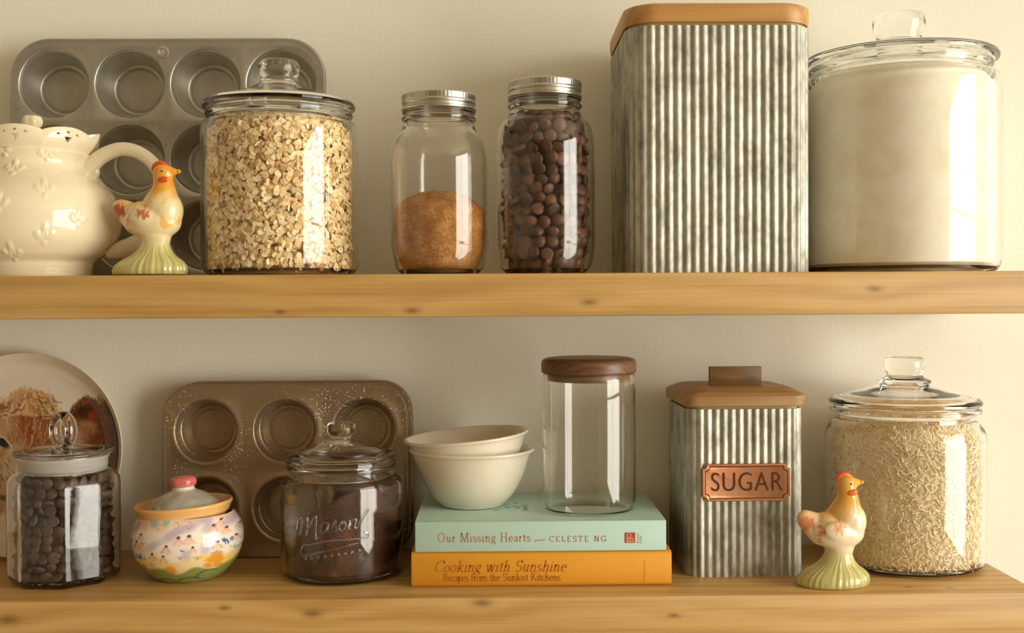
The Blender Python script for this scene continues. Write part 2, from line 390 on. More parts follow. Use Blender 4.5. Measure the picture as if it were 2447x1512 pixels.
# rice -----------------------------------------------------------
pf = on(2161, 1381, Z2); RICER = .0795
RICEP = Vector((placec(2161, pf.y + .068, Z2, 1200).x, min(pf.y + .068, -.083), Z2))
j, Ri, Rn = wide_jar(RICEP, RICER, .126, .148, .160, lidprof(.161, .0745, .0185, .186),
    [(0, .1815)] + spl([(.0185, .1815), (.0255, .1845), (.0255, .1875), (.021, .1895), (.0175, .1925), (.0185, .196), (.0205, .203), (.019, .2095), (.0145, .2115), (.006, .212)], 5) + [(0, .212)],
    'clear glass storage jar with a round glass knob, full of white rice')
Rf2 = body_R(Ri, Rn, .126, .148, .002)
M_rice = paintmat('rice_grain', .45, 0, .35)
rc = [lin(242, 230, 200), lin(236, 220, 184), lin(248, 240, 216), lin(222, 196, 150)]
def rice_rot(tang, amt): return rot_rand(tang, amt)
def rice_s():
    base = shell_sampler(Rf2, .0075, .1500, .0026, .18, .12)
    return base
grains(19000, rice_s(), oct_shape(), lambda: np.array((rng.uniform(.0026, .0034), .00075, .00075)), lambda: np.array(rc[rng.choice(4, p=[.36, .3, .26, .08])]) * rng.uniform(.9, 1.05),
       'rice', M_rice, 'white long grain rice filling the jar behind the chicken figurine', RICEP, 'rice')
lobj('rice_core', fillprof(Rf2, .007, .1495, inset=.0014), pm('rice_filler', lin(232, 214, 176), .8), bpy.data.objects['rice'])  # solid cream core filling in under the outer grains

# flour ----------------------------------------------------------
FLP = placec(2148, -.1005, Z1, 400)
j, Ri, Rn = wide_jar(FLP, .0965, .182, .199, .2085, lidprof(.2095, .0940, .0225, .2345),
    [(0, .231)] + spl([(.0225, .2315), (.0215, .235), (.0225, .239), (.0250, .246), (.0255, .254), (.022, .2605), (.012, .263)], 5) + [(0, .263)],
    'largest clear glass jar with thick knob, full of white flour', M_glass_green)
Rf3 = body_R(Ri, Rn, .182, .199, .0012)
m, nt, b = newmat('flour'); v = texco(nt); n = noi(nt, v, 40, 3); nt.links.new(ramp(nt, n, [(.3, lin(238, 228, 206)), (.6, lin(246, 240, 224))]), b.inputs['Base Color']); b.inputs['Roughness'].default_value = .9; bump(nt, b, n, .15, .003)
fl = lobj('flour', fillprof(Rf3, .007, .1945, 30, .004), m, None, FLP); tag(fl, 'white flour filling the largest glass jar', 'flour', kind='stuff')

# screw-top jars -------------------------------------------------
def mason(px, Y, R, top, label, hs):
    loc = placec(px, Y, Z1, 480); j = thing('screw_top_jar', label, 'jar', loc)
    rn = .0338; hb = top - .0155
    outer = [(0, .003), (R - .020, .0025), (R - .0145, 0)] + spl([(R - .011, 0), (R - .004, .008), (R - .0008, .022), (R, .032)], 5) + [(R, hs * .6), (R, hs)] \
        + spl([(R, hs + .001), (R - .0012, hs + .010), (R - .0045, hs + .021), (rn + .0022, top - .0335), (rn - .0003, top - .027)], 6)[1:] \
        + spl([(rn, top - .026), (rn + .0018, top - .0245), (rn + .0018, top - .0225), (rn, top - .021)], 4) + spl([(rn + .0002, top - .0195), (rn + .0016, top - .0175), (rn, top - .0155)], 4) + [(rn - .001, top - .004)]
    lobj('body', jarprof(outer, .0028, .005), M_glass, j, seg=112)
    rl = .0352
    band = [(rl - .0012, hb)] + spl([(rl + .0004, hb), (rl + .0008, hb + .0012), (rl - .0006, hb + .0026)], 3) + [(rl - .0007, hb + .005)] + spl([(rl + .0001, hb + .0058), (rl + .0004, hb + .0075), (rl - .0004, hb + .009)], 3) + [(rl - .0002, hb + .0100), (rl, hb + .0140), (rl - .0008, top - .0004), (rl - .002, top), (rl - .0075, top - .0002), (rl - .0078, top - .0012), (rl - .002, top - .0016), (rl - .0022, hb)]
    v, f = lathe(band, 180)
    v = [(x * (1 + (.010 if ((i % 180) % 3 == 0) else 0)), y * (1 + (.010 if ((i % 180) % 3 == 0) else 0)), z) if (top - .0056 < z < top - .0002 and math.hypot(x, y) > rl - .0015) else (x, y, z) for i, (x, y, z) in enumerate(v)]
    lid = bmo('screw_band', fix(v, f), M_lidsteel, j, sharp=35)
    lobj('lid_disc', [(0, top - .0016), (rl - .003, top - .0016), (rl - .003, top - .0008), (rl - .012, top - .0005), (rl - .013, top - .0011), (0, top - .0011)], M_lidsteel, j, seg=72)
    return loc, R - .0028, hs
SUGP, Rm, hs = mason(1050, -.150, .0468, .1725, 'shorter screw-top glass jar half filled with brown sugar', .108)
def mason_R(R, hs, gap, top):
    def f(z):
        if z < .032: return R - gap - .0006 - .010 * ((.032 - z) / .032) ** 2.2
        if z <= hs: return R - gap
        if z < hs + .021: return R - gap - .0045 * ((z - hs) / .021) ** 2
        return R - gap - .0045 - (z - hs - .021) * .55
    return f
RfS = mason_R(Rm, .108, .0009, .17)
m, nt, b = newmat('brown_sugar'); v = texco(nt); n = noi(nt, v, 620, 3, .75); n2 = noi(nt, v, 70, 4, .6)
s_ = mth(nt, 'ADD', mth(nt, 'MULTIPLY', n, .5), mth(nt, 'MULTIPLY', n2, .5))
nt.links.new(ramp(nt, s_, [(.34, lin(140, 84, 28)), (.5, lin(192, 130, 58)), (.64, lin(232, 180, 104))]), b.inputs['Base Color']); b.inputs['Roughness'].default_value = .75; bump(nt, b, n, 1.0, .003)
v, f = lathe(fillprof(RfS, .0058, .062, 20, .0), 120)
def sugtop(p):
    x, y, z = p; r = math.hypot(x, y)
    if z > .055:
        q = r / .044; z = z + .0185 * (1 - min(1, q) ** 2.6) + .004 * (x / .044) * -.3 + .0022 * mn.noise(Vector((x * 130, y * 130, 0)))
    return (x, y, z)
o = bmo('brown_sugar', fix([sugtop(p) for p in v], f), m, None, SUGP); 
md = o.modifiers.new('s', 'SUBSURF'); md.levels = md.render_levels = 1; md.subdivision_type = 'SIMPLE'; bake(o)
tag(o, 'mound of golden brown sugar in the shorter screw-top jar', 'sugar', kind='stuff')
sv, sf = [], []
CHP, Rm2, hs2 = mason(1303, -.150, .0478, .1845, 'taller screw-top glass jar full of chocolate chips', .122)

# ------------------------------------------------------------------ octagonal jar
pv = on(140, 1410, Z2)
OCR, PHI = .0535, math.radians(-72.5)
OCP = Vector((placec(154, pv.y + .047, Z2, 1250).x, pv.y + .047, Z2))
oj = thing('octagonal_jar', 'octagonal glass jar of dark chocolate chips with a ring-handled lid', 'jar', OCP)
def octring(R, z, k=1.0, n=96):
    """k=1 sharp octagon (slightly rounded), k=0 circle"""
    out = []
    for i in range(n):
        a = 2 * pi * i / n; t = ((a - PHI) % (pi / 4)) - pi / 8
        ro = R * math.cos(pi / 8) / math.cos(t); ro = min(ro, R * .985)
        r = ro * k + R * .95 * (1 - k); out.append((r * math.cos(a), r * math.sin(a), z))
    return out
def octsurf(off):
    return [(OCR - .016, .0005, 1), (OCR - .006, 0, 1), (OCR - .002, .003, 1), (OCR, .008, 1), (OCR, .05, 1), (OCR, .094, 1), (OCR - .001, .1, .95), (OCR - .006, .105, .7), (OCR - .0115, .109, .25), (.0415, .112, 0), (.0415, .118, 0), (.0428, .1195, 0), (.0428, .1225, 0)]
rings = [octring(R / (.95 if k == 0 else 1), z, k) for R, z, k in octsurf(0)]
inn = [octring((R - .003) / (.95 if k == 0 else 1), max(z, .005), k) for R, z, k in octsurf(0) if z > .004][::-1]
v, f = loft(rings + inn, True); bmo('body', fix(v, f), M_glass, oj, sharp=50)
hl = .1228
lid = lobj('lid', [(0, hl + .0078)] + spl([(.008, hl + .0085), (.02, hl + .0075), (.038, hl + .0052), (.0455, hl + .0042), (.0472, hl + .0022), (.0455, hl + .0002), (.040, hl)], 4) + [(.0385, hl - .0005), (.0355, hl - .002), (.0345, hl - .019), (.033, hl - .0195), (.032, hl + .001), (0, hl + .002)], M_glass, oj, seg=96, sharp=60)
c = .0250
path = [(.0112 * math.cos(a) , 0, hl + .0085 + .0145 + .0148 * math.sin(a)) for a in np.linspace(0, 2 * pi, 40, endpoint=False)]
v, f = tube(path, .0042, 16, True); v = [Vector((p[0], p[1] * 1.55, p[2])) for p in v]
bmo('ring_handle', fix(v, f), M_glass, lid, rot=(0, 0, math.radians(-28)))
lobj('seal', [(.0362, hl - .0175), (.0402, hl - .0165), (.0392, hl - .0125), (.0404, hl - .0115), (.0394, hl - .0075), (.0404, hl - .0065), (.0398, hl - .0015), (.0362, hl - .0012), (.0362, hl - .0175)], pm('milky_seal', (.88, .88, .84), .35, 0, **{'Transmission Weight': .45}), oj, seg=96)

# ------------------------------------------------------------------ chocolate chips (single pieces in front, joined behind)
def chip_mesh(name, mat):
    pr = [(0, -.0021), (.0050, -.0021), (.0060, -.0014), (.0061, -.0004), (.0049, .0012), (.0022, .0022), (0, .0026)]
    v, f = lathe(pr, 12); bm = fix(v, f); bmesh.ops.recalc_face_normals(bm, faces=bm.faces); me = bpy.data.meshes.new(name); bm.to_mesh(me); bm.free()
    me.materials.append(mat); me.polygons.foreach_set('use_smooth', [True] * len(me.polygons)); me.set_sharp_from_angle(angle=math.radians(55)); return me, v, f
def chocmat(name, c0, c1):
    m, nt, b = newmat(name); oi = nd(nt, 'ShaderNodeObjectInfo'); n = noi(nt, texco(nt), 300, 2)
    v = mth(nt, 'ADD', mth(nt, 'MULTIPLY', oi.outputs['Random'], .7), mth(nt, 'MULTIPLY', n, .3))
    nt.links.new(ramp(nt, v, [(.15, c0), (.85, c1)]), b.inputs['Base Color']); b.inputs['Roughness'].default_value = .48; b.inputs['Specular IOR Level'].default_value = .35; return m
def chips(loc, Rf, z0, z1, mat, front, label, group, stufflabel, size, pitch):
    me, sv, sf = chip_mesh('chocolate_chip', mat); V, F = [], []
    nz = int((z1 - z0) / (pitch * .80)); n_single = 0
    for layer in range(2):
        for k in range(nz + 1):
            z = z0 + (z1 - z0) * k / nz
            R = Rf(z) - .0052 * size - layer * .0095
            n = int(2 * pi * R / pitch); off = rng.random()
            for i in range(n):
                a = 2 * pi * (i + off + rng.uniform(-.12, .12)) / n
                rr = R - rng.random() * .0016; p = Vector((rr * math.cos(a), rr * math.sin(a), z + rng.uniform(-.0016, .0016)))
                flip = -1 if rng.random() < .5 else 1
                Rm = rot_rand((flip * math.cos(a), flip * math.sin(a), rng.normal(0, .45)), .34); s = size * rng.uniform(.86, 1.08)
                isf = layer == 0 and (math.cos(a - front) > -.12) or (k == nz and layer == 1 and math.cos(a - front) > .2)
                if isf and n_single < 149:
                    o = bpy.data.objects.new('chocolate_chip', me); COL.objects.link(o); o.matrix_world = Matrix.Translation(loc + p) @ Matrix(Rm.tolist()).to_4x4() @ Matrix.Scale(s, 4)
                    tag(o, label, 'chocolate chip', group); n_single += 1
                else:
                    b0 = len(V); V += [tuple(p + Vector(Rm @ (np.array(q) * s))) for q in sv]; F += [tuple(x + b0 for x in q) for q in sf]
    o = mk('chocolate_chips', V, F, mat, None, loc); tag(o, stufflabel, 'chocolate chips', kind='stuff')
    lobj('chip_core', fillprof(Rf, z0 - .004, z1 - .006, inset=.019), mat, o)
RfC = mason_R(Rm2, .122, .0006, .18)
chips(CHP, RfC, .0105, .147, chocmat('milk_chocolate', lin(62, 38, 26), lin(108, 72, 50)), -pi / 2, 'brown chocolate chip behind the glass of the taller screw-top jar', 'chocolate chips in the screw-top jar', 'brown chocolate chips heaped deeper inside the taller screw-top jar', 1.10, .0120)
RfO = lambda z: (OCR - .003 - .0035)
def RfO(z): return OCR * .935 - .0038 if z < .097 else OCR * .935 - .0038 - (z - .097) * 1.1
chips(OCP, RfO, .0105, .099, chocmat('dark_chocolate', lin(46, 32, 24), lin(86, 64, 50)), -pi / 2, 'dark chocolate chip behind the glass of the octagonal jar', 'chocolate chips in the octagonal jar', 'dark chocolate chips heaped deeper inside the octagonal jar', .95, .0108)

# ------------------------------------------------------------------ coffee jar
pc = on(826, 1399, Z2); CFR = .0605
CFP = Vector((placec(817, pc.y + .052, Z2, 1260).x, pc.y + .052, Z2))
cj = thing('cookie_jar', 'squat glass jar with raised script lettering, part filled with ground coffee', 'jar', CFP)
R = CFR
outer = [(0, .002), (R - .016, .0018), (R - .011, 0)] + spl([(R - .008, 0), (R - .002, .004), (R, .012)], 4) + [(R, .05), (R, .086)] + spl([(R, .087), (R - .001, .0925), (R - .004, .096), (R - .0075, .0975)], 4)[1:] \
    + [(R - .0085, .1)] + spl([(R - .0095, .104), (R - .007, .1055), (R - .0065, .108), (R - .009, .1095)], 3) + spl([(R - .009, .110), (R - .0062, .1115), (R - .0062, .114), (R - .008, .1155)], 3)
lobj('body', jarprof(outer, .0038, .006), M_glass, cj, seg=128)
h0 = .1165
lid = lobj('lid', [(0, .1335)] + spl([(.011, .1335), (.018, .1325), (.030, .1285), (.0405, .1235)], 5) + spl([(.0415, .1225), (.046, .1215), (.0535, .1195), (.0548, .1180), (.0535, h0)], 4) + [(.046, h0 - .0004), (.0445, h0 - .005), (.043, h0 - .005), (.0415, .1175), (.028, .1245), (.010, .1285), (0, .1285)], M_glass, cj, seg=112, sharp=60)
lobj('knob', [(0, .133)] + spl([(.0085, .133), (.0095, .1345), (.0098, .136), (.0135, .140), (.0150, .1445), (.0130, .149), (.008, .1518), (.003, .1524)], 5) + [(0, .1524)], M_glass, lid, seg=48, sharp=60)
# ground coffee, banked up to the right
m, nt, b = newmat('ground_coffee'); v = texco(nt); n = noi(nt, v, 700, 3, .7); n2 = noi(nt, v, 60, 3)
s_ = mth(nt, 'ADD', mth(nt, 'MULTIPLY', n, .65), mth(nt, 'MULTIPLY', n2, .35))
nt.links.new(ramp(nt, s_, [(.38, lin(34, 17, 9)), (.54, lin(74, 38, 17)), (.68, lin(150, 84, 36))]), b.inputs['Base Color']); b.inputs['Roughness'].default_value = .75; bump(nt, b, n, .7, .0015)
Rc = R - .0038 - .0008; nr, ns = 40, 160; v, f = [], []
def ctop(x, y): return min(.0900, .0755 + .55 * x - .10 * y - 2.0 * max(0, x - .01) ** 2 * 4) + .0014 * mn.noise(Vector((x * 160, y * 160, 1.3)))
v.append((0, 0, .0068))
for i in range(1, 15): v += [((Rc - .006 * (i > 12) * 0) * i / 14 * math.cos(2 * pi * k / ns), Rc * i / 14 * math.sin(2 * pi * k / ns), .0068 + (.004 if i == 14 else 0)) for k in range(ns)]
nlev = 24
for i in range(1, nlev + 1): v += [(Rc * math.cos(2 * pi * k / ns), Rc * math.sin(2 * pi * k / ns), .0108 + (ctop(Rc * math.cos(2 * pi * k / ns), Rc * math.sin(2 * pi * k / ns)) - .0108) * i / nlev) for k in range(ns)]
for i in range(nr - 1, 0, -1): v += [(Rc * i / nr * math.cos(2 * pi * k / ns), Rc * i / nr * math.sin(2 * pi * k / ns), ctop(Rc * i / nr * math.cos(2 * pi * k / ns), Rc * i / nr * math.sin(2 * pi * k / ns))) for k in range(ns)]
v.append((0, 0, ctop(0, 0))); nring = 14 + nlev + nr - 1
f += [(0, 1 + (k + 1) % ns, 1 + k) for k in range(ns)]
for i in range(nring - 1):
    for k in range(ns): f.append((1 + i * ns + k, 1 + i * ns + (k + 1) % ns, 1 + (i + 1) * ns + (k + 1) % ns, 1 + (i + 1) * ns + k))
f += [(len(v) - 1, 1 + (nring - 1) * ns + k, 1 + (nring - 1) * ns + (k + 1) % ns) for k in range(ns)]
o = bmo('ground_coffee', fix(v, f), m, None, CFP); tag(o, 'dark ground coffee banked up to one side inside the squat jar', 'coffee', kind='stuff')
# raised script lettering on the glass
def script(strokes, u0, w, z0, slope, rad, name, R=CFR):
    bm = bmesh.new()
    for st in strokes:
        pts = []
        for x, y in spl(st, 5):
            u = u0 + x * w; a = -pi / 2 + u / R; pts.append((R * 1.0 * math.cos(a), R * 1.0 * math.sin(a), z0 + y * w + slope * x * w))
        add(bm, tube(pts, rad, 8))
    return bmo(name, bm, M_glass, cj)
MAS = [[(.0, .10), (.02, .22), (.08, .26), (.09, .12), (.05, .02), (.09, .12), (.15, .24), (.19, .26), (.18, .12), (.16, .02), (.21, .14), (.27, .25), (.31, .26), (.30, .10), (.31, -.03), (.34, .0)],
       [(.46, .16), (.40, .17), (.37, .09), (.40, .04), (.46, .10), (.48, .17), (.46, .07), (.49, .04)],
       [(.51, .07), (.56, .20), (.57, .12), (.58, .05), (.53, .04)],
       [(.66, .17), (.62, .13), (.62, .06), (.67, .05), (.70, .11), (.67, .17), (.64, .14)],
       [(.74, .06), (.75, .17), (.75, .08), (.80, .17), (.83, .15), (.82, .06), (.86, .06), (.92, .16), (1.0, .26)],
       [(.94, -.02), (.99, -.06), (.95, -.11), (.8, -.09), (.5, -.07), (.25, -.10), (.10, -.12), (.06, -.20), (.12, -.24), (.3, -.21), (.6, -.17), (.86, -.14)]]
script(MAS, -.0395, .074, .046, .10, .00085, 'raised_lettering')
SM = [[(x + .02 * i, -.29 + .035 * (k % 2) + .03 * i / 8) for k, x in enumerate(np.linspace(.14 + i * .07, .17 + i * .07, 4))] for i in range(9)]
script(SM, -.0395, .074, .046, .10, .00045, 'raised_small_lettering')

# ------------------------------------------------------------------ corrugated canisters
def corr_path(h, r, nfl, amp, per=14):
    """perimeter of a rounded square (half size h, corner r) with nfl flutes all round"""
    L = 4 * (2 * (h - r)) + 2 * pi * r; n = nfl * per; out = []
    for i in range(n):
        s = L * i / n; st = 2 * (h - r); ar = pi * r / 2; q, side = s, 0
        while q >= st + ar: q -= st + ar; side += 1
        ang = side * pi / 2
        if q < st: x, y, nx, ny = -(h - r) + q, -h, 0, -1
        else:
            a = -pi / 2 + (q - st) / r; x, y, nx, ny = (h - r) + r * math.cos(a), -(h - r) + r * math.sin(a), math.cos(a), math.sin(a)
        c, sn = math.cos(ang), math.sin(ang); x, y, nx, ny = x * c - y * sn, x * sn + y * c, nx * c - ny * sn, nx * sn + ny * c
        w = .5 + .5 * math.cos(2 * pi * nfl * (i / n) + pi); d = amp * (1 - w ** .8)
        out.append((x - nx * d, y - ny * d))
    return out
def canister(loc, h, r, H, nfl, label, rotz):
    c = thing('metal_canister', label, 'canister', loc, rotz)
    P = corr_path(h, r, nfl, .0015); Q = rrect(h - .0035, h - .0035, r - .003, 8)
    zs = [0, .0012, H * .25, H * .5, H * .75, H - .001, H]; rings = [[(x, y, z) for x, y in P] for z in zs]
    inn = [[(x * (1 - .0022 / h), y * (1 - .0022 / h), z) for x, y in P] for z in (H, H * .5, .002)]
    v, f = loft(rings + inn, True); bmo('body', fix(v, f), M_galv, c, sharp=60)
    return c
# large canister
BH = .0868; bx0 = at(1950, 600, -.198).x; BCP = Vector((bx0 - BH - .0005, -.198 + BH, Z1))
big = canister(BCP, BH, .026, .2280, 80, 'large ribbed galvanised canister with a flat rounded wooden lid', 0)
M_lid1 = wood('lid_wood', (.60, .34, .12), (.50, .26, .075), (.36, .165, .045), ring=60, rough=.4)
o = []
rr = [(.0, .2330, -.003), (.0, .2330, 0), (.0005, .2350, 0), (.0012, .2375, .0012), (.0012, .2465, .0012), (.0005, .2492, .0006), (-.003, .2508, -.003), (-.010, .2512, -.010)]
rings = [[(x, y, z) for x, y in rrect(BH + d, BH + d, .030 + d, 10)] for d, z, _ in rr]
v, f = loft(rings, True); bl = bmo('lid', fix(v, f), M_lid1, big, (0, 0, -.002), sharp=50)
M_ply = pm('pale_lid_plug', (.50, .36, .15), .6)
rings = [[(x, y, z) for x, y in rrect(BH - .0045, BH - .0045, .022, 8)] for z in (.2240, .2332)]
v, f = loft(rings, True); bmo('lid_plug', fix(v, f), M_ply, bl)
# sugar canister
ps = on(1772, 1378, Z2); SH = .0583
sx1 = at(1926, 1250, ps.y).x; SCP = Vector((sx1 - SH - .001, ps.y + SH, Z2)); SCP.y = min(SCP.y, -SH - .002)
sug = canister(SCP, SH, .017, .1640, 56, 'small ribbed galvanised canister with a copper name plate and wooden lid', math.radians(1.0))
M_lid2 = wood('lid_wood_light', (.46, .285, .13), (.37, .215, .085), (.25, .13, .045), [(.02, -.02, .18, .006)], ring=55, rough=.5)
h0 = SH + .0015
rings = [[(x, y, z) for x, y in rrect(h0 + d, h0 + d, .013 + e, 3)] for d, z, e in ((-.0015, .1665, 0), (0, .1673, 0), (.0008, .1690, 0), (.0008, .1768, 0), (-.0004, .1782, 0), (-.0095, .1832, .004), (-.0115, .1840, .004))]
v, f = loft(rings, True); sl = bmo('lid', fix(v, f), M_lid2, sug, sharp=30)
rings = [[(x, y, z) for x, y in rrect(SH - .004, SH - .004, .013, 8)] for z in (.158, .1668)]
v, f = loft(rings, True); bmo('lid_plug', fix(v, f), M_ply, sl)
hx = (at(1694, 900, SCP.y - .012).x + at(1818, 900, SCP.y - .012).x) / 2 - SCP.x
boxo('lid_handle', (-.0265, .0265, -.0035, .0035, .1840, .2030), wood('handle_wood', (.30, .17, .06), (.22, .115, .035), (.14, .065, .018), [(.016, 0, .19, .006)], ring=70, rough=.5), sl, (hx, -.012, 0), .0006, 2)
# copper plate
M_cop = galv('copper', lin(206, 142, 104), lin(224, 166, 128), .38, .8); M_cop.node_tree.nodes['Principled BSDF'].inputs['Metallic'].default_value = .75
M_copd = pm('dark_copper_patina', lin(92, 52, 34), .5, .5)
pc_ = at(1781, 1152.5, SCP.y - SH - .002); lx, lz = pc_.x - SCP.x, pc_.z - Z2
def platering(hx, hz, k, y):
    pts = []
    for sx, sz, fl in ((1, 1, 0), (-1, 1, 1), (-1, -1, 0), (1, -1, 1)):
        arc = [(hx - k + k * (1 - math.sin(t)) - 0, hz - k * math.cos(t) * 1) for t in np.linspace(0, pi / 2, 5)]
        arc = [(hx - k * math.sin(t), hz - k * (1 - 0) + k * (1 - math.cos(t)) * 1) for t in np.linspace(0, pi / 2, 5)]
        if fl: arc = arc[::-1]
        pts += [(sx * a, y, sz * b_) for a, b_ in arc]
    return pts
PW, PHt = .0431, .0182
n_ = thing  # alias kept short
plate_ = mk('name_plate', *loft([platering(PW, PHt, .0045, .001), platering(PW, PHt, .0045, -.0008), platering(PW - .0005, PHt - .0005, .0045, -.0015), platering(PW - .0016, PHt - .0016, .0045, -.0015), platering(PW - .0024, PHt - .0024, .0045, -.0008), ], True), M_cop, sug, (lx, -SH - .0012, lz), True, 35)
plate_['label'] = 'embossed copper name plate'
pv_, pf_ = loft([platering(PW - .0022, PHt - .0022, .0045, -.00085), platering(PW - .0032, PHt - .0032, .0045, -.00085)], False)
mk('plate_border', pv_, pf_, M_copd, plate_, None, False)
def textmesh(name, body, size, ext, mat, parent, loc, rot, bevel=0.0, sx=1.0, sp=1.0, off=0.0):
    cu = bpy.data.curves.new(name, 'FONT'); cu.body = body; cu.size = size; cu.extrude = ext; cu.align_x = 'CENTER'; cu.align_y = 'CENTER'; cu.bevel_depth = bevel; cu.space_character = sp; cu.offset = off
    o = bpy.data.objects.new(name, cu); COL.objects.link(o); bpy.context.view_layer.update()
    me = evalmesh(o); bpy.data.objects.remove(o); me.transform(Matrix.Diagonal((sx, 1, 1, 1)))
    return link(name, me, mat, parent, loc, False, None, rot)
textmesh('lettering', 'SUGAR', .0262, .0004, M_copd, plate_, (.0004, -.0011, -.0002), (pi / 2, 0, 0), .0002, .80, 1.10, -.00045)

# ------------------------------------------------------------------ baking tins
def pan(name, label, loc, lean, nx, ny, pitchx, pitchy, W, H, rc_, rcup, rbot, dep, M, cy0=0.0, group=None, rim=.0022, ring=True, hang=None, rotz=0):
    """local frame: x right, z up, sheet in y=0, cups go to +y; origin at bottom edge centre"""
    p = thing(name, label, 'baking tin', loc, group=group, rot=(lean, 0, rotz))
    k = 10; bm = bmesh.new(); cache = {}
    def V(x, z, y=0):
        key = (round(x, 6), round(z, 6), round(y, 6))
        if key not in cache: cache[key] = bm.verts.new((x, y, z))
        return cache[key]
    def inside(x, z):
        cx, cz, rr_ = W / 2 - rc_, H / 2 - rc_, rc_ - .0065; dx, dz = abs(x) - cx, abs(z - H / 2) - cz
        if dx > 0 and dz > 0 and math.hypot(dx, dz) > rr_:
            k_ = rr_ / math.hypot(dx, dz); x, z = math.copysign(cx + dx * k_, x), H / 2 + math.copysign(cz + dz * k_, z - H / 2)
        return x, z
    gx, gz = nx * pitchx / 2, ny * pitchy / 2; zc = H / 2 + cy0
    for i in range(nx):
        for jx in range(ny):
            cx, cz = -gx + pitchx * (i + .5), zc - gz + pitchy * (jx + .5); sq = []
            for q in range(4 * k):
                s, t = divmod(q, k); u = -1 + 2 * t / k
                x, z = ((u, -1), (1, u), (-u, 1), (-1, -u))[s]; sq.append((cx + x * pitchx / 2, cz + z * pitchy / 2, x, z))
            prev = [V(*inside(a, b_)) for a, b_, _, _ in sq]
            for rr_, yy in (((rcup + .0062, 0), (rcup + .0045, -.0009), (rcup + .0025, -.0009), (rcup, .0006)) if ring else ((rcup + .002, 0), (rcup, .0012))):
                cur = []
                for _, _, x, z in sq:
                    l = math.hypot(x, z); cur.append(V(cx + x / l * rr_, cz + z / l * rr_, yy))
                for q in range(4 * k): bm.faces.new((prev[q], prev[(q + 1) % (4 * k)], cur[(q + 1) % (4 * k)], cur[q]))
                prev = cur
    # margin strip out to the rounded outline
    per = []
    for i in range(nx * k): per.append((-gx + 2 * gx * i / (nx * k), zc - gz))
    for i in range(ny * k): per.append((gx, zc - gz + 2 * gz * i / (ny * k)))
    for i in range(nx * k): per.append((gx - 2 * gx * i / (nx * k), zc + gz))
    for i in range(ny * k): per.append((-gx, zc + gz - 2 * gz * i / (ny * k)))
    def outl(ins, y):
        o = []
        for x, z in per:
            X, Z = x / gx * (W / 2), (z - zc) / gz * (H / 2)
            cx, cz = W / 2 - rc_, H / 2 - rc_
            if abs(X) > cx and abs(Z) > cz:
                dx, dz = abs(X) - cx, abs(Z) - cz; m_ = max(dx, dz); an = math.atan2(dz, dx) ; X, Z = math.copysign(cx + rc_ * math.cos(an), X), math.copysign(cz + rc_ * math.sin(an), Z)
            f_ = 1 - ins / (W / 2), 1 - ins / (H / 2); o.append((X * f_[0], Z * f_[1] + H / 2, y))
        return o
    prev = [V(*inside(x, z)) for x, z in per]
    n = len(per)
    for ins, y in ((.0035, 0), (.0012, -.0004), (.0, .0012), (.0, .0075), (.0012, .0085)):
        cur = [V(x, z, y) for x, z, y in outl(ins, y)]
        for q in range(n): bm.faces.new((prev[q], prev[(q + 1) % n], cur[(q + 1) % n], cur[q]))
        prev = cur
    sh = bmo('tin_sheet', bm, M, p, sharp=50)
    md = sh.modifiers.new('s', 'SOLIDIFY'); md.thickness = .0007; md.offset = 1; bake(sh)
    if hang:
        hxp, hzp = hang
        cb = boxo('cut', (0, .001, 0, .001, 0, .001), None); bm = bmesh.new(); bmesh.ops.create_cone(bm, cap_ends=True, segments=24, radius1=.0032, radius2=.0032, depth=.03, matrix=Matrix.Translation((hxp, 0, hzp)) @ Matrix.Rotation(pi / 2, 4, 'X')); bm.to_mesh(cb.data); bm.free()
        cb.parent = p; bpy.context.view_layer.update(); md = sh.modifiers.new('b', 'BOOLEAN'); md.object = cb; md.operation = 'DIFFERENCE'; md.solver = 'EXACT'; bpy.context.view_layer.update(); bake(sh); bpy.data.objects.remove(cb)
        tv = spl([(.0032, -.0002), (.0042, -.0012), (.0062, -.0010), (.0085, -.0001)], 5); v, f = lathe([(r, z) for r, z in tv], 40)
        bmo('hanging_eyelet', fix(v, f), M, p, (hxp, 0, hzp), rot=(-pi / 2, 0, 0))
    cp = spl([(rcup + .0004, .0004), (rcup - .0012, .003), (rcup - .002, .006)], 3) + [(rbot + .0025, dep - .004)] + spl([(rbot + .0022, dep - .0035), (rbot + .0008, dep - .0008), (rbot - .002, dep)], 3) + [(rbot - .0035, dep - .0009), (rbot - .005, dep - .001), (rbot * .5, dep - .001), (0, dep - .001)]
    v, f = lathe(cp, 72); bm = fix(v, f); bmesh.ops.recalc_face_normals(bm, faces=bm.faces); cm = bpy.data.meshes.new('cup'); bm.to_mesh(cm); bm.free(); cm.materials.append(M)
    cm.polygons.foreach_set('use_smooth', [True] * len(cm.polygons)); cm.set_sharp_from_angle(angle=math.radians(60))
    for i in range(nx):
        for jx in range(ny):
            o = bpy.data.objects.new('cup', cm); COL.objects.link(o); o.parent = p; o.location = (-gx + pitchx * (i + .5), 0, zc - gz + pitchy * (jx + .5)); o.rotation_euler = (-pi / 2, 0, 0)
    return p
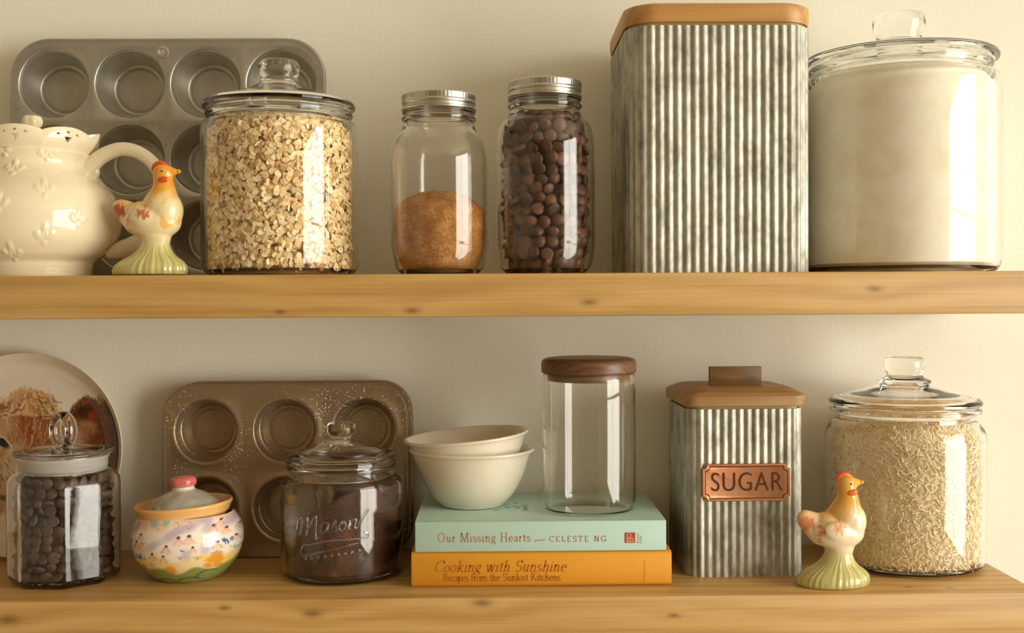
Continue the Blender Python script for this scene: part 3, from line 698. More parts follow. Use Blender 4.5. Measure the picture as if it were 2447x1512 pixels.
# steel twelve cup tin
m, nt, b = newmat('worn_tinned_steel'); v = texco(nt); n = noi(nt, v, 30, 5, .65); n2 = noi(nt, v, 9, 3, .6); n3 = noi(nt, texco(nt, (1, 1, 1)), 130, 4, .7)
colr = ramp(nt, mth(nt, 'ADD', mth(nt, 'MULTIPLY', n, .6), mth(nt, 'MULTIPLY', n2, .4)), [(.32, (.38, .36, .31)), (.62, (.54, .52, .46))])
colr = mixc(nt, ramp(nt, n3, [(.665, (0, 0, 0)), (.72, (1, 1, 1))]), colr, (.16, .09, .04)); nt.links.new(colr, b.inputs['Base Color'])
b.inputs['Metallic'].default_value = .82; nt.links.new(ramp(nt, n, [(.3, (.44, .44, .44)), (.7, (.30, .30, .30))]), b.inputs['Roughness']); M_tin = m
TY = -.046; xl, xr = at(18, 350, TY).x, at(774, 350, TY).x; ztop = at(400, 93, TY + .012).z
TH = ztop - Z1
pan('muffin_tin', 'worn steel muffin tin with twelve cups leaning behind the cream pitcher', ((xl + xr) / 2, TY, Z1 + .0005), math.radians(-2.6), 4, 3, .0797, .0806, xr - xl, TH, .040, .0362, .0262, .0335, M_tin, -.0015, ring=False, hang=(at(388, 126, TY + .01).x - (xl + xr) / 2, at(388, 126, TY + .01).z - Z1))
# bronze six cup tins, nested
m, nt, b = newmat('speckled_bronze_nonstick'); v = texco(nt)
vo = nd(nt, 'ShaderNodeTexVoronoi', feature='F1'); vo.inputs['Scale'].default_value = 560; vo.inputs['Randomness'].default_value = 1; nt.links.new(v, vo.inputs['Vector'])
sepc = nd(nt, 'ShaderNodeSeparateColor'); nt.links.new(vo.outputs['Color'], sepc.inputs[0]); den = noi(nt, v, 16, 3, .6)
rad = mth(nt, 'MULTIPLY', mth(nt, 'POWER', sepc.outputs[0], 3.2), .36); spk = mth(nt, 'LESS_THAN', vo.outputs['Distance'], mth(nt, 'MULTIPLY', rad, ramp(nt, den, [(.38, (.3, .3, .3)), (.62, (1.5, 1.5, 1.5))])))
nt.links.new(mixc(nt, spk, (.36, .265, .16), (.88, .80, .62)), b.inputs['Base Color']); nt.links.new(mth(nt, 'MULTIPLY', mth(nt, 'SUBTRACT', 1.0, spk), .65), b.inputs['Metallic']); b.inputs['Roughness'].default_value = .36
M_brz = m
BY = -.0435; xl, xr = at(386, 1150, BY).x, at(973, 1150, BY).x; ztop = at(680, 917, BY + .012).z
pan('muffin_pan', 'speckled bronze six-cup muffin pan leaning behind the squat coffee jar', ((xl + xr) / 2, BY, Z2 + .0005), math.radians(-3.0), 3, 2, .0838, .0826, xr - xl, ztop - Z2, .034, .0322, .0246, .0285, M_brz, .001)
pan('muffin_pan', 'second bronze muffin pan nested behind the speckled one, only its edge showing', ((xl + xr) / 2 + .0045, BY + .0095, Z2 + .0005), math.radians(-3.0), 3, 2, .0838, .0826, xr - xl, ztop - Z2 + .0022, .034, .0322, .0228, .0285, M_brz, .001)

# ------------------------------------------------------------------ books and their lettering
def A_(cx, cy, rx, ry, a0, a1, n=12): return [(cx + rx * math.cos(math.radians(a0 + (a1 - a0) * k / n)), cy + ry * math.sin(math.radians(a0 + (a1 - a0) * k / n))) for k in range(n + 1)]
X_ = .60
def sf(x, y, w=.11): return ('s', x - w, x + w, y)
GL = {
 'O': (.92, [A_(.44, .5, .38, .5, 90, 450, 24)]), 'C': (.80, [A_(.47, .5, .40, .5, 48, 318, 20), [(.74, .98), (.74, .74)]]),
 'G': (.90, [A_(.47, .5, .40, .5, 48, 325, 20), [(.74, .98), (.74, .74)], [(.78, .40), (.78, .10)], sf(.74, .40, .14)]),
 'M': (1.06, [[(.14, 0), (.18, 1)], [(.18, 1), (.52, .04)], [(.52, .04), (.86, 1)], [(.88, 1), (.92, 0)], sf(.14, 0), sf(.92, 0), sf(.12, 1, .07), sf(.93, 1, .07)]),
 'H': (.92, [[(.18, 0), (.18, 1)], [(.74, 0), (.74, 1)], [(.18, .52), (.74, .52)], sf(.18, 0, .13), sf(.74, 0, .13), sf(.18, 1, .13), sf(.74, 1, .13)]),
 'E': (.72, [[(.18, 0), (.18, 1)], ('s', .08, .62, 1), ('s', .08, .64, 0), ('s', .18, .48, .53), [(.61, 1), (.61, .82)], [(.63, 0), (.63, .2)]]),
 'L': (.68, [[(.18, 0), (.18, 1)], ('s', .08, .62, 0), sf(.18, 1, .12), [(.61, 0), (.61, .22)]]),
 'S': (.66, [A_(.33, .74, .23, .25, 30, 250, 12) + A_(.33, .25, .26, .26, 80, -150, 14), [(.54, .98), (.54, .78)]]),
 'T': (.74, [[(.37, 0), (.37, 1)], ('s', .04, .70, 1), [(.05, 1), (.05, .80)], [(.69, 1), (.69, .80)], sf(.37, 0, .13)]),
 'N': (.94, [[(.18, 0), (.18, 1)], [(.18, 1), (.76, 0)], [(.76, 0), (.76, 1)], sf(.18, 0), sf(.76, 1), sf(.12, 1, .07)]),
 'R': (.80, [[(.18, 0), (.18, 1)], [(.18, .98), (.4, .98)] + A_(.40, .74, .22, .24, 90, -90, 10) + [(.18, .5)], [(.38, .5), (.74, 0)], sf(.18, 0, .12), sf(.12, 1, .06), sf(.76, 0, .06)]),
 'K': (.86, [[(.18, 0), (.18, 1)], [(.70, 1), (.18, .44)], [(.34, .60), (.76, 0)], sf(.18, 0, .12), sf(.18, 1, .12), sf(.72, 1), sf(.76, 0)]),
 'a': (.50, [A_(.24, .46, .16, .14, 150, 0, 8) + [(.40, .10), (.46, .02)], A_(.24, .17, .17, .17, 60, 320, 12)]),
 'b': (.58, [[(.12, 1), (.12, .02)], A_(.31, .30, .20, .30, 170, -170, 16), sf(.08, 1, .05)]),
 'c': (.48, [A_(.28, .30, .22, .30, 45, 315, 14)]), 'e': (.52, [[(.08, .34), (.46, .34)] + A_(.28, .30, .20, .30, 8, 310, 16)]),
 'f': (.36, [[(.16, 0), (.16, .80)] + A_(.32, .80, .16, .19, 180, 40, 8), ('s', .04, .32, X_), sf(.16, 0)]),
 'g': (.54, [A_(.25, .40, .17, .20, 0, 360, 16), A_(.26, -.12, .22, .15, 0, 360, 16), [(.17, .22), (.12, .10), (.22, .04), (.38, .02)], [(.36, .55), (.50, .62)]]),
 'h': (.62, [[(.14, 0), (.14, 1)], [(.14, .40)] + A_(.31, .42, .16, .18, 150, 0, 8) + [(.47, 0)], sf(.14, 0), sf(.47, 0), sf(.10, 1, .05)]),
 'i': (.30, [[(.15, 0), (.15, X_)], sf(.15, 0), sf(.10, X_, .05), [(.13, .86), (.17, .90)]]),
 'k': (.60, [[(.14, 0), (.14, 1)], [(.46, X_), (.14, .26)], [(.24, .36), (.52, 0)], sf(.14, 0), sf(.10, 1, .05), sf(.52, 0, .08), sf(.44, X_, .08)]),
 'l': (.30, [[(.15, 0), (.15, 1)], sf(.15, 0), sf(.10, 1, .05)]),
 'P': (.70, [[(.18, 0), (.18, 1)], [(.18, .98), (.38, .98)] + A_(.38, .72, .22, .26, 90, -90, 10) + [(.18, .46)], sf(.18, 0, .12), sf(.12, 1, .06)]),
 'm': (.94, [[(.14, 0), (.14, X_)], [(.14, .40)] + A_(.31, .42, .16, .18, 150, 0, 8) + [(.47, 0)], [(.47, .40)] + A_(.64, .42, .16, .18, 150, 0, 8) + [(.80, 0)], sf(.14, 0), sf(.47, 0), sf(.80, 0), sf(.10, X_, .05)]),
 'n': (.62, [[(.14, 0), (.14, X_)], [(.14, .40)] + A_(.31, .42, .16, .18, 150, 0, 8) + [(.47, 0)], sf(.14, 0), sf(.47, 0), sf(.10, X_, .05)]),
 'o': (.56, [A_(.28, .30, .21, .30, 90, 450, 18)]), 'p': (.58, [[(.14, -.28), (.14, X_)], A_(.31, .30, .19, .30, 170, -170, 16), sf(.14, -.28), sf(.10, X_, .05)]),
 'r': (.42, [[(.14, 0), (.14, X_)], [(.14, .38)] + A_(.30, .40, .14, .18, 140, 50, 6), sf(.14, 0), sf(.10, X_, .05)]),
 's': (.44, [A_(.22, .45, .14, .15, 30, 250, 10) + A_(.22, .15, .16, .15, 80, -150, 10)]),
 't': (.36, [[(.16, .80), (.16, .14)] + A_(.27, .13, .11, .12, 180, 320, 6), ('s', .04, .32, X_)]),
 'u': (.62, [[(.14, X_), (.14, .20)] + A_(.29, .19, .15, .19, 180, 340, 8), [(.46, X_), (.46, .02)], sf(.10, X_, .05), sf(.42, X_, .05), sf(.51, .01, .05)]),
 'w': (.84, [[(.10, X_), (.28, 0)], [(.28, 0), (.42, X_)], [(.42, X_), (.58, 0)], [(.58, 0), (.74, X_)], sf(.10, X_, .09), sf(.42, X_, .08), sf(.74, X_, .08)]),
 ' ': (.34, []), '-': (.9, [[(.05, .22), (.3, .34), (.55, .30), (.85, .42)]]), ',': (.2, []),
}
def ribbon(pts, wf):
    n = len(pts); L, Rr = [], []
    for i in range(n):
        a, b_ = pts[max(i - 1, 0)], pts[min(i + 1, n - 1)]; dx, dy = b_[0] - a[0], b_[1] - a[1]; l = math.hypot(dx, dy) or 1; dx, dy = dx / l, dy / l
        w = wf(dx, dy) / 2; L.append((pts[i][0] - dy * w, pts[i][1] + dx * w)); Rr.append((pts[i][0] + dy * w, pts[i][1] - dx * w))
    return L + Rr, [(i, i + 1, n + i + 1, n + i) for i in range(n - 1)]
def lettering(name, text, p0, p1, cap, mat, parent, origin, shear=0.0, thick=.13, thin=.055, track=0.0, axes=None, dy=-.0002):
    """p0,p1: start and end of the baseline (x,z world on the spine); cap height in metres"""
    vs, fs = [], []; x = 0.0
    wf = lambda dx, dy_: thin + (thick - thin) * abs(dy_ * math.cos(.28) - dx * math.sin(.28)) ** 1.2
    for ch in text:
        wd_, st = GL[ch]
        for s in st:
            if s[0] == 's': q, ff = ribbon([(s[1], s[3]), (s[2], s[3])], lambda a, b_: thin)
            else: q, ff = ribbon(s, wf)
            b0 = len(vs); vs += [(a + x + shear * b_, b_) for a, b_ in q]; fs += [tuple(t + b0 for t in k) for k in ff]
        x += wd_ + track
    x -= track; L = math.hypot(p1[0] - p0[0], p1[1] - p0[1]); ex = ((p1[0] - p0[0]) / L, (p1[1] - p0[1]) / L); ez = (-ex[1], ex[0]); sx = L / x
    if axes is None: pts = [(p0[0] + ex[0] * a * sx + ez[0] * b_ * cap - origin.x, dy, p0[1] + ex[1] * a * sx + ez[1] * b_ * cap - origin.z) for a, b_ in vs]
    else: o3, u3, v3 = axes; pts = [tuple(o3 + u3 * (a * sx) + v3 * (b_ * cap)) for a, b_ in vs]
    return mk(name, pts, fs, mat, parent, None, False)
def book(label, x0, x1, yf, yb, z0, z1, mcov, th, rspine, over, rotz=0):
    org = Vector(((x0 + x1) / 2, yf, z0)); b_ = thing('book', label, 'book', org, rotz); hx = (x1 - x0) / 2; D = yb - yf; H = z1 - z0
    o_ = [(D, 0), (.011, 0), (.0075, .0014), (.0045, 0)] + [(rspine, 0)] + [(rspine * (1 - math.sin(t)), rspine * (1 - math.cos(t))) for t in (.5, 1.0, 1.4)] + [(0, H / 2)] + [(rspine * (1 - math.sin(t)), H - rspine * (1 - math.cos(t))) for t in (1.4, 1.0, .5)] + [(rspine, H), (.0045, H), (.0075, H - .0014), (.011, H), (D, H)]
    i_ = [(D, H - th), (.011, H - th), (.003, H - th - .0005), (.0022, H / 2), (.003, th + .0005), (.011, th), (D, th)]
    prof = o_ + i_; xs = [-hx, -hx + .0008, hx - .0008, hx]; sc = [.0004, 0, 0, .0004]
    rings = [[(x, y + (s if y < .001 else 0), z) for y, z in prof] for x, s in zip(xs, sc)]
    v, f = loft(rings, False); n = len(prof)
    bm = fix(v, f)
    for base in (0, 3 * n):
        bm.verts.ensure_lookup_table(); no = len(o_); ni = len(i_)
        fc = bm.faces.new([bm.verts[base + k] for k in range(n)])
        bmesh.ops.triangulate(bm, faces=[fc])
    bmo('cover', bm, mcov, b_, sharp=40)
    pg, nt, bb = newmat('page_edges'); vv = texco(nt, (1, 1, 900)); nn = noi(nt, vv, 1, 2); nt.links.new(ramp(nt, nn, [(.3, lin(205, 190, 155)), (.7, lin(236, 226, 200))]), bb.inputs['Base Color']); bb.inputs['Roughness'].default_value = .8
    boxo('pages', (-hx + over, hx - over, .0035, D - over, th, H - th), pg, b_)
    return b_, org
def cloth(name, c, c2, sc=1500, st=.25):
    m, nt, b = newmat(name); v = texco(nt); a = noi(nt, texco(nt, (1, .12, .12)), sc, 2); c_ = noi(nt, texco(nt, (.12, 1, 1)), sc, 2); s_ = mth(nt, 'ADD', a, c_)
    nt.links.new(mixc(nt, noi(nt, v, 18, 3), c, c2), b.inputs['Base Color']); b.inputs['Roughness'].default_value = .62; bump(nt, b, s_, st, .0004); return m
pb = on(1294, 1402, Z2); YB = pb.y
ox0, ox1 = at(983, 1360, YB).x, at(1605, 1360, YB).x; tx0, tx1 = at(992, 1280, YB).x, at(1592, 1280, YB).x
ZO = Z2 + .0335; ZTQ = at(1294, 1245, YB).z
M_or = cloth('orange_book_cloth', lin(228, 160, 38), lin(218, 148, 30)); M_tq = cloth('turquoise_book_cloth', lin(186, 216, 206), lin(176, 208, 198))
ob, oo = book('thick orange hardback lying under the turquoise book', ox0, ox1, YB, min(YB + .160, -.002), Z2, ZO, M_or, .0026, .005, .003)
tb, to = book('turquoise cloth hardback stacked on the orange book', tx0, tx1, YB + .0005, min(YB + .157, -.002), ZO, ZTQ, M_tq, .0028, .0016, .003)
M_ink = pm('copper_ink', lin(176, 128, 106), .5, 0); M_ink2 = pm('brown_foil', lin(178, 104, 16), .5, 0); M_red = pm('rust_red_ink', lin(176, 78, 40), .5); M_cream = pm('cream_ink', lin(226, 196, 168), .6); M_dk = pm('dark_ink', lin(70, 52, 40), .6)
def PZ(px, py, Y=YB): p = at(px, py, Y); return (p.x, p.z)
def bl(name, text, px0, px1, py, capx, mat, par, org, Y, **kw): return lettering(name, text, PZ(px0, py, Y), PZ(px1, py - (px1 - px0) * .0055, Y), capx * .000398, mat, par, org, **kw)
bl('title_lettering', 'Our Missing Hearts', 1046, 1268, 1295, 21, M_ink, tb, to, YB, track=.09)
bl('ornament', '-', 1276, 1305, 1298, 22, M_ink, tb, to, YB, thin=.1)
bl('author_lettering', 'CELESTE NG', 1313, 1449, 1294, 13, M_ink, tb, to, YB, track=.32, thick=.15, thin=.08)
a, c_ = PZ(1493, 1297), PZ(1518, 1272)
lg = mk('publisher_mark', [(a[0] - to.x, -.0002, a[1] - to.z), (c_[0] - to.x, -.0002, a[1] - to.z), (c_[0] - to.x, -.0002, c_[1] - to.z), (a[0] - to.x, -.0002, c_[1] - to.z)], [(0, 1, 2, 3)], M_red, tb, smooth=False)
q = []; w_ = c_[0] - a[0]
mvs, mfs = [], []
for st in ([(.22, .12), (.22, .85), (.55, .85), (.62, .68), (.55, .5), (.22, .5)], [(.36, .14), (.36, .42), (.55, .42), (.55, .14)], [(.55, .42), (.80, .42), (.80, .14)], [(.12, .12), (.88, .12)]):
    v_, f_ = ribbon(st, lambda x, y: .055); b0 = len(mvs); mvs += [(a[0] - to.x + w_ * s, -.0003, a[1] - to.z + w_ * t) for s, t in v_]; mfs += [tuple(k + b0 for k in r) for r in f_]
mk('mark_lines', mvs, mfs, M_cream, lg, smooth=False)
p0, p1 = PZ(1530, 1297), PZ(1530, 1273)
def vert(name, text, pxa, pya, pxb, pyb, cap, mat, par, org, **kw): return lettering(name, text, PZ(pxa, pya), PZ(pxb, pyb), cap, mat, par, org, **kw)
vert('small_lettering', 'Penguin', 1527, 1298, 1527, 1274, .0022, M_ink, tb, to, thin=.06, thick=.1)
vert('small_lettering', 'Press', 1534, 1298, 1534, 1280, .0022, M_ink, tb, to, thin=.06, thick=.1)
bl('title_lettering', 'Cooking with Sunshine', 1037, 1352, 1366, 26, M_ink2, ob, oo, YB, shear=.26, track=.04)
bl('subtitle_lettering', 'Recipes from the Sunkist Kitchens', 1058, 1340, 1388, 18, M_ink2, ob, oo, YB)
sq = [(0, .2), (.05, .5), (.1, .1), (.15, .9), (.22, .1), (.28, .45), (.34, .1), (.4, .5), (.46, .1), (.52, .48), (.58, .12), (.66, .5), (.72, .1), (.8, .45), (.86, .12), (1, .3)]
a, c_ = PZ(1543, 1392), PZ(1543, 1336); hs_ = c_[1] - a[1]; v_, f_ = ribbon([(x * hs_, y * .0036) for x, y in spl(sq, 4)], lambda x, y: .00034)
mk('script_lettering', [(a[0] - oo.x - t, -.0002, a[1] - oo.z + s) for s, t in v_], f_, pm('pale_foil', lin(206, 138, 44), .5), ob, smooth=False)
# marks on the turquoise front board (seen at the top)
bm = bmesh.new(); zt = ZTQ + .00012
vv, ff = [], []
for px, py in ((1186, 1219), (1210, 1205), (1214, 1213), (1231, 1203), (1232, 1210), (1238, 1213), (1207, 1210)):
    p = on(px, py, ZTQ); v_, f_ = ribbon([(-.0022, .0012), (-.0006, .0002), (0, -.001), (.0008, .0004), (.0024, .0008)], lambda x, y: .0009); b0 = len(vv); ang = rng.uniform(-.6, .6)
    vv += [(p.x - to.x + x * math.cos(ang) - y * math.sin(ang), p.y - to.y + (x * math.sin(ang) + y * math.cos(ang)) * 2.2, zt - to.z) for x, y in v_]; ff += [tuple(k + b0 for k in r) for r in f_]
mk('bird_print', vv, ff, pm('plum_ink', lin(96, 50, 52), .6), tb, smooth=False)
p = on(1250, 1221, ZTQ); p2 = on(1256, 1203, ZTQ)
lettering('cover_lettering', 'Celeste Ng', (0, 0), (.034, 0), .0056, M_dk, tb, to, axes=(Vector((p.x - to.x + .0045, p.y - to.y, zt - to.z)), Vector((0, 1, 0)), Vector((-1, 0, 0))), thin=.05, thick=.09)

# ------------------------------------------------------------------ bowls on the books
M_bowl = pm('cream_stoneware', lin(222, 213, 194), .22, 0, **{'Coat Weight': .3})
pb2 = on(1137, 1219, ZTQ); BWY = pb2.y + .030
def bowl(label, loc, rot):
    o_ = spl([(.0, .0012), (.022, .0010), (.030, .0003), (.0345, .0035), (.043, .013), (.052, .030), (.0585, .050), (.0605, .0545)], 6); rimp = spl([(.0610, .0548), (.0632, .0552), (.0642, .0568), (.0632, .0583), (.0610, .0580)], 4)
    i_ = spl([(.0592, .0560), (.0565, .050), (.0500, .031), (.0415, .0155), (.033, .007), (.020, .0042), (0, .0040)], 6)
    b_ = thing('cereal_bowl', label, 'bowl', loc, rot=rot, group='two stacked bowls')
    lobj('bowl_body', o_ + rimp + i_, M_bowl, b_, seg=112, sharp=70); return b_
bc = Vector((placec(1127.5, BWY, 0, 1080).x, min(BWY, -.067), ZTQ + .0002))
bowl('lower of the two stacked cream bowls, standing on the turquoise book', bc, (0, 0, 0))
bowl('upper tilted bowl of the two stacked cream bowls', bc + Vector((-.0012, -.0005, .0145)), (math.radians(.5), math.radians(-4.6), 0))

# ------------------------------------------------------------------ empty jar with walnut lid
pe = on(1406, 1236, ZTQ); EJR = .0468; EY = min(pe.y + .0445, -.05)
EP = Vector((placec(1407.5, EY, 0, 1060).x, EY, ZTQ + .0002))
ej = thing('wood_lidded_jar', 'empty clear glass cylinder jar with a walnut lid on the books', 'jar', EP)
etop = at(1406, 853, EY).z - EP.z
R = EJR; hg = etop - .0165
outer = [(0, .0012), (R - .012, .001), (R - .008, 0)] + spl([(R - .006, 0), (R - .0015, .0025), (R, .008)], 4) + [(R, hg * .5), (R, hg - .006)] + spl([(R, hg - .005), (R - .001, hg - .0015), (R - .0025, hg + .001), (R - .0028, hg + .003)], 4)[1:]
lobj('body', jarprof(outer, .0022, .0028), M_glass, ej, seg=128)
M_wal = wood('walnut', (.21, .105, .048), (.14, .066, .028), (.075, .034, .015), ring=80, scale=1.2, rough=.38)
wl = lobj('lid', [(0, etop)] + [(R - .009, etop)] + spl([(R - .006, etop - .0003), (R - .001, etop - .0022), (R + .0007, etop - .006)], 5) + [(R + .0006, etop - .0135)] + spl([(R + .0004, etop - .0145), (R - .001, etop - .0155), (R - .003, etop - .0157)], 3) + [(R - .0052, etop - .0157), (R - .0056, etop - .023), (R - .008, etop - .0235), (0, etop - .0235)], M_wal, ej, seg=112, sharp=40)

# ------------------------------------------------------------------ floral pot
pp = on(452, 1392, Z2); FPY = pp.y + .027
FPP = Vector((placec(449, FPY, 0, 1270).x, FPY, Z2)); FR = .0540
fp = thing('sugar_pot', 'round painted ceramic pot with flowers, orange rim and pink-knobbed lid', 'pot', FPP)
prof = spl([(.0, .0012), (.020, .0008), (.0275, .0), (.036, .0045), (.0475, .0175), (.0532, .032), (.0542, .0420), (.0525, .052), (.0475, .0605), (.0435, .0645)], 16)
seg = 420; v, f = lathe(prof, seg)
M_pot = paintmat('painted_glaze', .12, .4)
V = np.array(v); th_ = np.arctan2(V[:, 1], V[:, 0]); th_ = (th_ + pi / 2 + pi) % (2 * pi) - pi; th_ = np.where(np.abs(th_) > pi / 2, np.sign(th_) * (pi - np.abs(th_)), th_)
sx_ = np.sin(th_) * np.hypot(V[:, 0], V[:, 1]) / FR; hz = V[:, 2]
# image-like coordinates of the front as seen in the close view: u 0..1512, w 0..1512
U_ = 715 + sx_ * 690; cth = np.cos(th_); W_ = 1372 - (hz / .0646) * (1372 - 512) + (cth * np.hypot(V[:, 0], V[:, 1]) / FR) * 62 - 8
Pn = V * 1.0; N1 = vnoise(Pn, 90, 1.0); N2 = vnoise(Pn, 45, 5.0); N3 = vnoise(Pn, 260, 9.0)
Cc = np.tile(np.array(lin(238, 228, 214)), (len(V), 1))
def blob(cx, cy, rx, ry, col, soft=.5, al=1.0, ang=0.0, wob=.25):
    global Cc
    dx, dy = U_ - cx, W_ - cy; ca, sa = math.cos(ang), math.sin(ang); a, b_ = (dx * ca + dy * sa) / rx, (-dx * sa + dy * ca) / ry
    d = np.sqrt(a * a + b_ * b_) + wob * N1 * 1.2 + .1 * N3; Cc = mix(Cc, col, (1 - sm(d, 1 - soft, 1 + soft * .6)) * al)
def stroke(pts, w, col, al=1.0):
    global Cc
    D = np.full(len(U_), 1e9)
    for (x0, y0), (x1, y1) in zip(pts[:-1], pts[1:]):
        L2 = (x1 - x0) ** 2 + (y1 - y0) ** 2 + 1e-9; t = np.clip(((U_ - x0) * (x1 - x0) + (W_ - y0) * (y1 - y0)) / L2, 0, 1); D = np.minimum(D, np.hypot(U_ - x0 - t * (x1 - x0), W_ - y0 - t * (y1 - y0)))
    Cc = mix(Cc, col, (1 - sm(D, w * .5, w)) * al)
pch, lil, blu, grn, yel, org_, blk, pnk, brw = lin(240, 196, 168), lin(178, 152, 186), lin(38, 104, 150), lin(132, 150, 76), lin(240, 206, 110), lin(226, 150, 44), lin(42, 36, 50), lin(236, 158, 138), lin(184, 112, 98)
for cx, cy, rx, ry in ((300, 620, 190, 90), (560, 640, 120, 70), (820, 590, 170, 60), (1210, 520, 80, 60), (1260, 700, 60, 80), (280, 900, 80, 70)): blob(cx, cy, rx, ry, pch, .7, .75)
for cx, cy, rx, ry, a_ in ((150, 690, 90, 70, 0), (700, 740, 130, 70, -.5), (860, 670, 170, 55, -.35), (1060, 570, 90, 60, 0), (1100, 670, 80, 60, -.5), (480, 870, 120, 60, -.6), (1085, 920, 55, 95, 0), (870, 1000, 60, 90, 0), (90, 960, 40, 70, 0), (1290, 600, 60, 90, .5), (1390, 660, 30, 90, 0), (220, 640, 40, 60, .4)): blob(cx, cy, rx, ry, lil, .7, .62, a_)
for pts in ([(380, 570), (440, 690), (510, 570)], [(560, 570), (600, 650), (680, 560)]):
    blob(np.mean([p[0] for p in pts]), 590, 55, 60, lin(150, 190, 200), .5, .85)
blob(950, 545, 180, 26, lin(160, 196, 204), .6, .8, -.1)
# lower bands
band = 1040 + 34 * np.sin(U_ / 95.0) + 55 * N2 - (np.abs(U_ - 700) / 690) ** 2 * 120 + (U_ < 420) * 60
Cc = mix(Cc, yel, sm(W_, band - 20, band + 35) * (.55 + .45 * sm(N2, -.3, .3)))
for cx, cy, rx, ry in ((160, 1150, 60, 50), (470, 1215, 85, 62), (650, 1205, 90, 70), (1170, 1080, 100, 50), (1190, 1020, 70, 60), (1090, 1150, 50, 40), (1190, 1150, 50, 40), (290, 1170, 60, 50)): blob(cx, cy, rx, ry, org_, .4, .9)
gb = 1222 + 30 * np.cos(U_ / 60.0) + 60 * N2 - (np.abs(U_ - 740) / 690) ** 2 * 150
Cc = mix(Cc, grn, sm(W_, gb - 14, gb + 22) * .95)
dkb = lin(52, 74, 84)
for cx, cy, rx, ry, a0, a1, ti in ((565, 1375, 130, 55, 185, 355, .0), (840, 1360, 140, 60, 190, 350, -.1), (1045, 1295, 130, 80, 200, 345, -.35)):
    for k in (0, 16):
        pts = [(cx + (rx - k) * math.cos(math.radians(t)) , cy + (ry - k * .6) * math.sin(math.radians(t)) + (rx * math.cos(math.radians(t))) * math.tan(ti)) for t in np.linspace(a0, a1, 14)]; stroke(pts, 6, dkb, .8)
for cx, cy in ((260, 1020), (1300, 830)):
    for k in range(14):
        ang = rng.uniform(.2, 2.9); x0 = cx + rng.uniform(-75, 75) * (.7 if cx > 1000 else 1); y0 = cy + rng.uniform(-25, 25); stroke([(x0, y0), (x0 + 26 * math.cos(ang), y0 + 40 * math.sin(ang))], 8, blu, .9)
stroke([(810, 930), (845, 945)], 12, blu, .9)
for cx, cy in ((320, 855), (800, 1030), (430, 1125), (990, 1040), (1090, 800), (1360, 940), (1195, 990)):
    for k in range(3): stroke([(cx, cy + 20), (cx + (k - 1) * 38, cy - 25 + abs(k - 1) * 10)], 9, lin(142, 176, 130), .75)
for cx, cy, s in ((290, 742, .8), (222, 836, 1), (118, 830, .8), (452, 978, 1), (596, 1004, 1), (640, 878, 1), (785, 770, 1.15), (905, 755, 1.15), (950, 896, .8), (1160, 640, 1), (1216, 576, .9), (1285, 680, .8), (1205, 848, 1.1), (1375, 790, .7), (68, 700, .6), (1384, 650, .6)):
    for k in range(7):
        t = (k - 3) / 3; stroke([(cx + t * 12 * s, cy + 16 * s), (cx + t * 46 * s, cy + 55 * s), (cx + t * 60 * s, cy + 100 * s - abs(t) * 22 * s)], 7 * s, (pnk, pch, pch)[k % 3] if k not in (1, 5) else (brw if cy > 820 else pnk), .75)
    blob(cx, cy, 23 * s, 17 * s, blk, .35, .95, -.2, .1)
for cx, cy in ((330, 640), (515, 640), (740, 628), (890, 632), (1240, 490)): stroke([(cx + 30 * math.cos(t) * (1 - t / 12), cy + 38 * math.sin(t) * (1 - t / 12)) for t in np.linspace(-2, 3.6, 14)], 4, lin(120, 92, 84), .7)
for pts in ([(180, 930), (195, 890), (220, 850)], [(245, 810), (285, 755)], [(565, 970), (600, 905), (636, 882)], [(130, 1080), (118, 940)]): stroke(pts, 4, blk, .7)
bm = fix(v, f); bm.verts.ensure_lookup_table(); me = bpy.data.meshes.new('pot_body'); bmesh.ops.recalc_face_normals(bm, faces=bm.faces); bm.to_mesh(me); bm.free(); vcol(me, Cc); link('pot_body', me, M_pot, fp)
M_orim = pm('orange_glaze', lin(232, 178, 112), .15, 0, **{'Coat Weight': .3})
lobj('rim', spl([(.0425, .0638), (.0440, .0640), (.0452, .0672), (.0470, .0705), (.0478, .0725), (.0468, .0742), (.0452, .0738), (.0420, .0690), (.0405, .0650)], 6) + [(.0402, .0585), (.0425, .0638)], M_orim, fp, seg=112, sharp=80, rot=(0, math.radians(-3.2), 0))
m, nt, b = newmat('grey_blue_glaze'); n = noi(nt, texco(nt), 60, 3); nt.links.new(ramp(nt, n, [(.35, lin(172, 168, 152)), (.65, lin(196, 194, 180))]), b.inputs['Base Color']); b.inputs['Roughness'].default_value = .18; b.inputs['Coat Weight'].default_value = .3
ld = lobj('pot_lid', [(0, .062), (.036, .0655), (.0362, .0672)] + spl([(.0352, .0700), (.029, .0770), (.020, .0825), (.0135, .0852), (.0115, .0865)], 6) + [(0, .0865)], m, fp, seg=96, sharp=60, rot=(0, math.radians(-2.6), 0))
lobj('knob_neck', spl([(.0140, .0848), (.0115, .0862), (.0105, .0885), (.0112, .0900)], 4) + [(0, .0900)], pm('white_glaze', lin(214, 208, 200), .15), ld, seg=48)
m, nt, b = newmat('pink_glaze'); n = noi(nt, texco(nt, (1, 1, 6)), 90, 3); nt.links.new(ramp(nt, n, [(.35, lin(196, 88, 84)), (.65, lin(222, 136, 126))]), b.inputs['Base Color']); b.inputs['Roughness'].default_value = .12
lobj('knob', [(0, .0885)] + spl([(.0098, .0888), (.0122, .0905), (.0130, .0935), (.0126, .0962), (.0108, .0985), (.007, .0998), (.002, .1002)], 6) + [(0, .1002)], m, ld, seg=64, sharp=80)

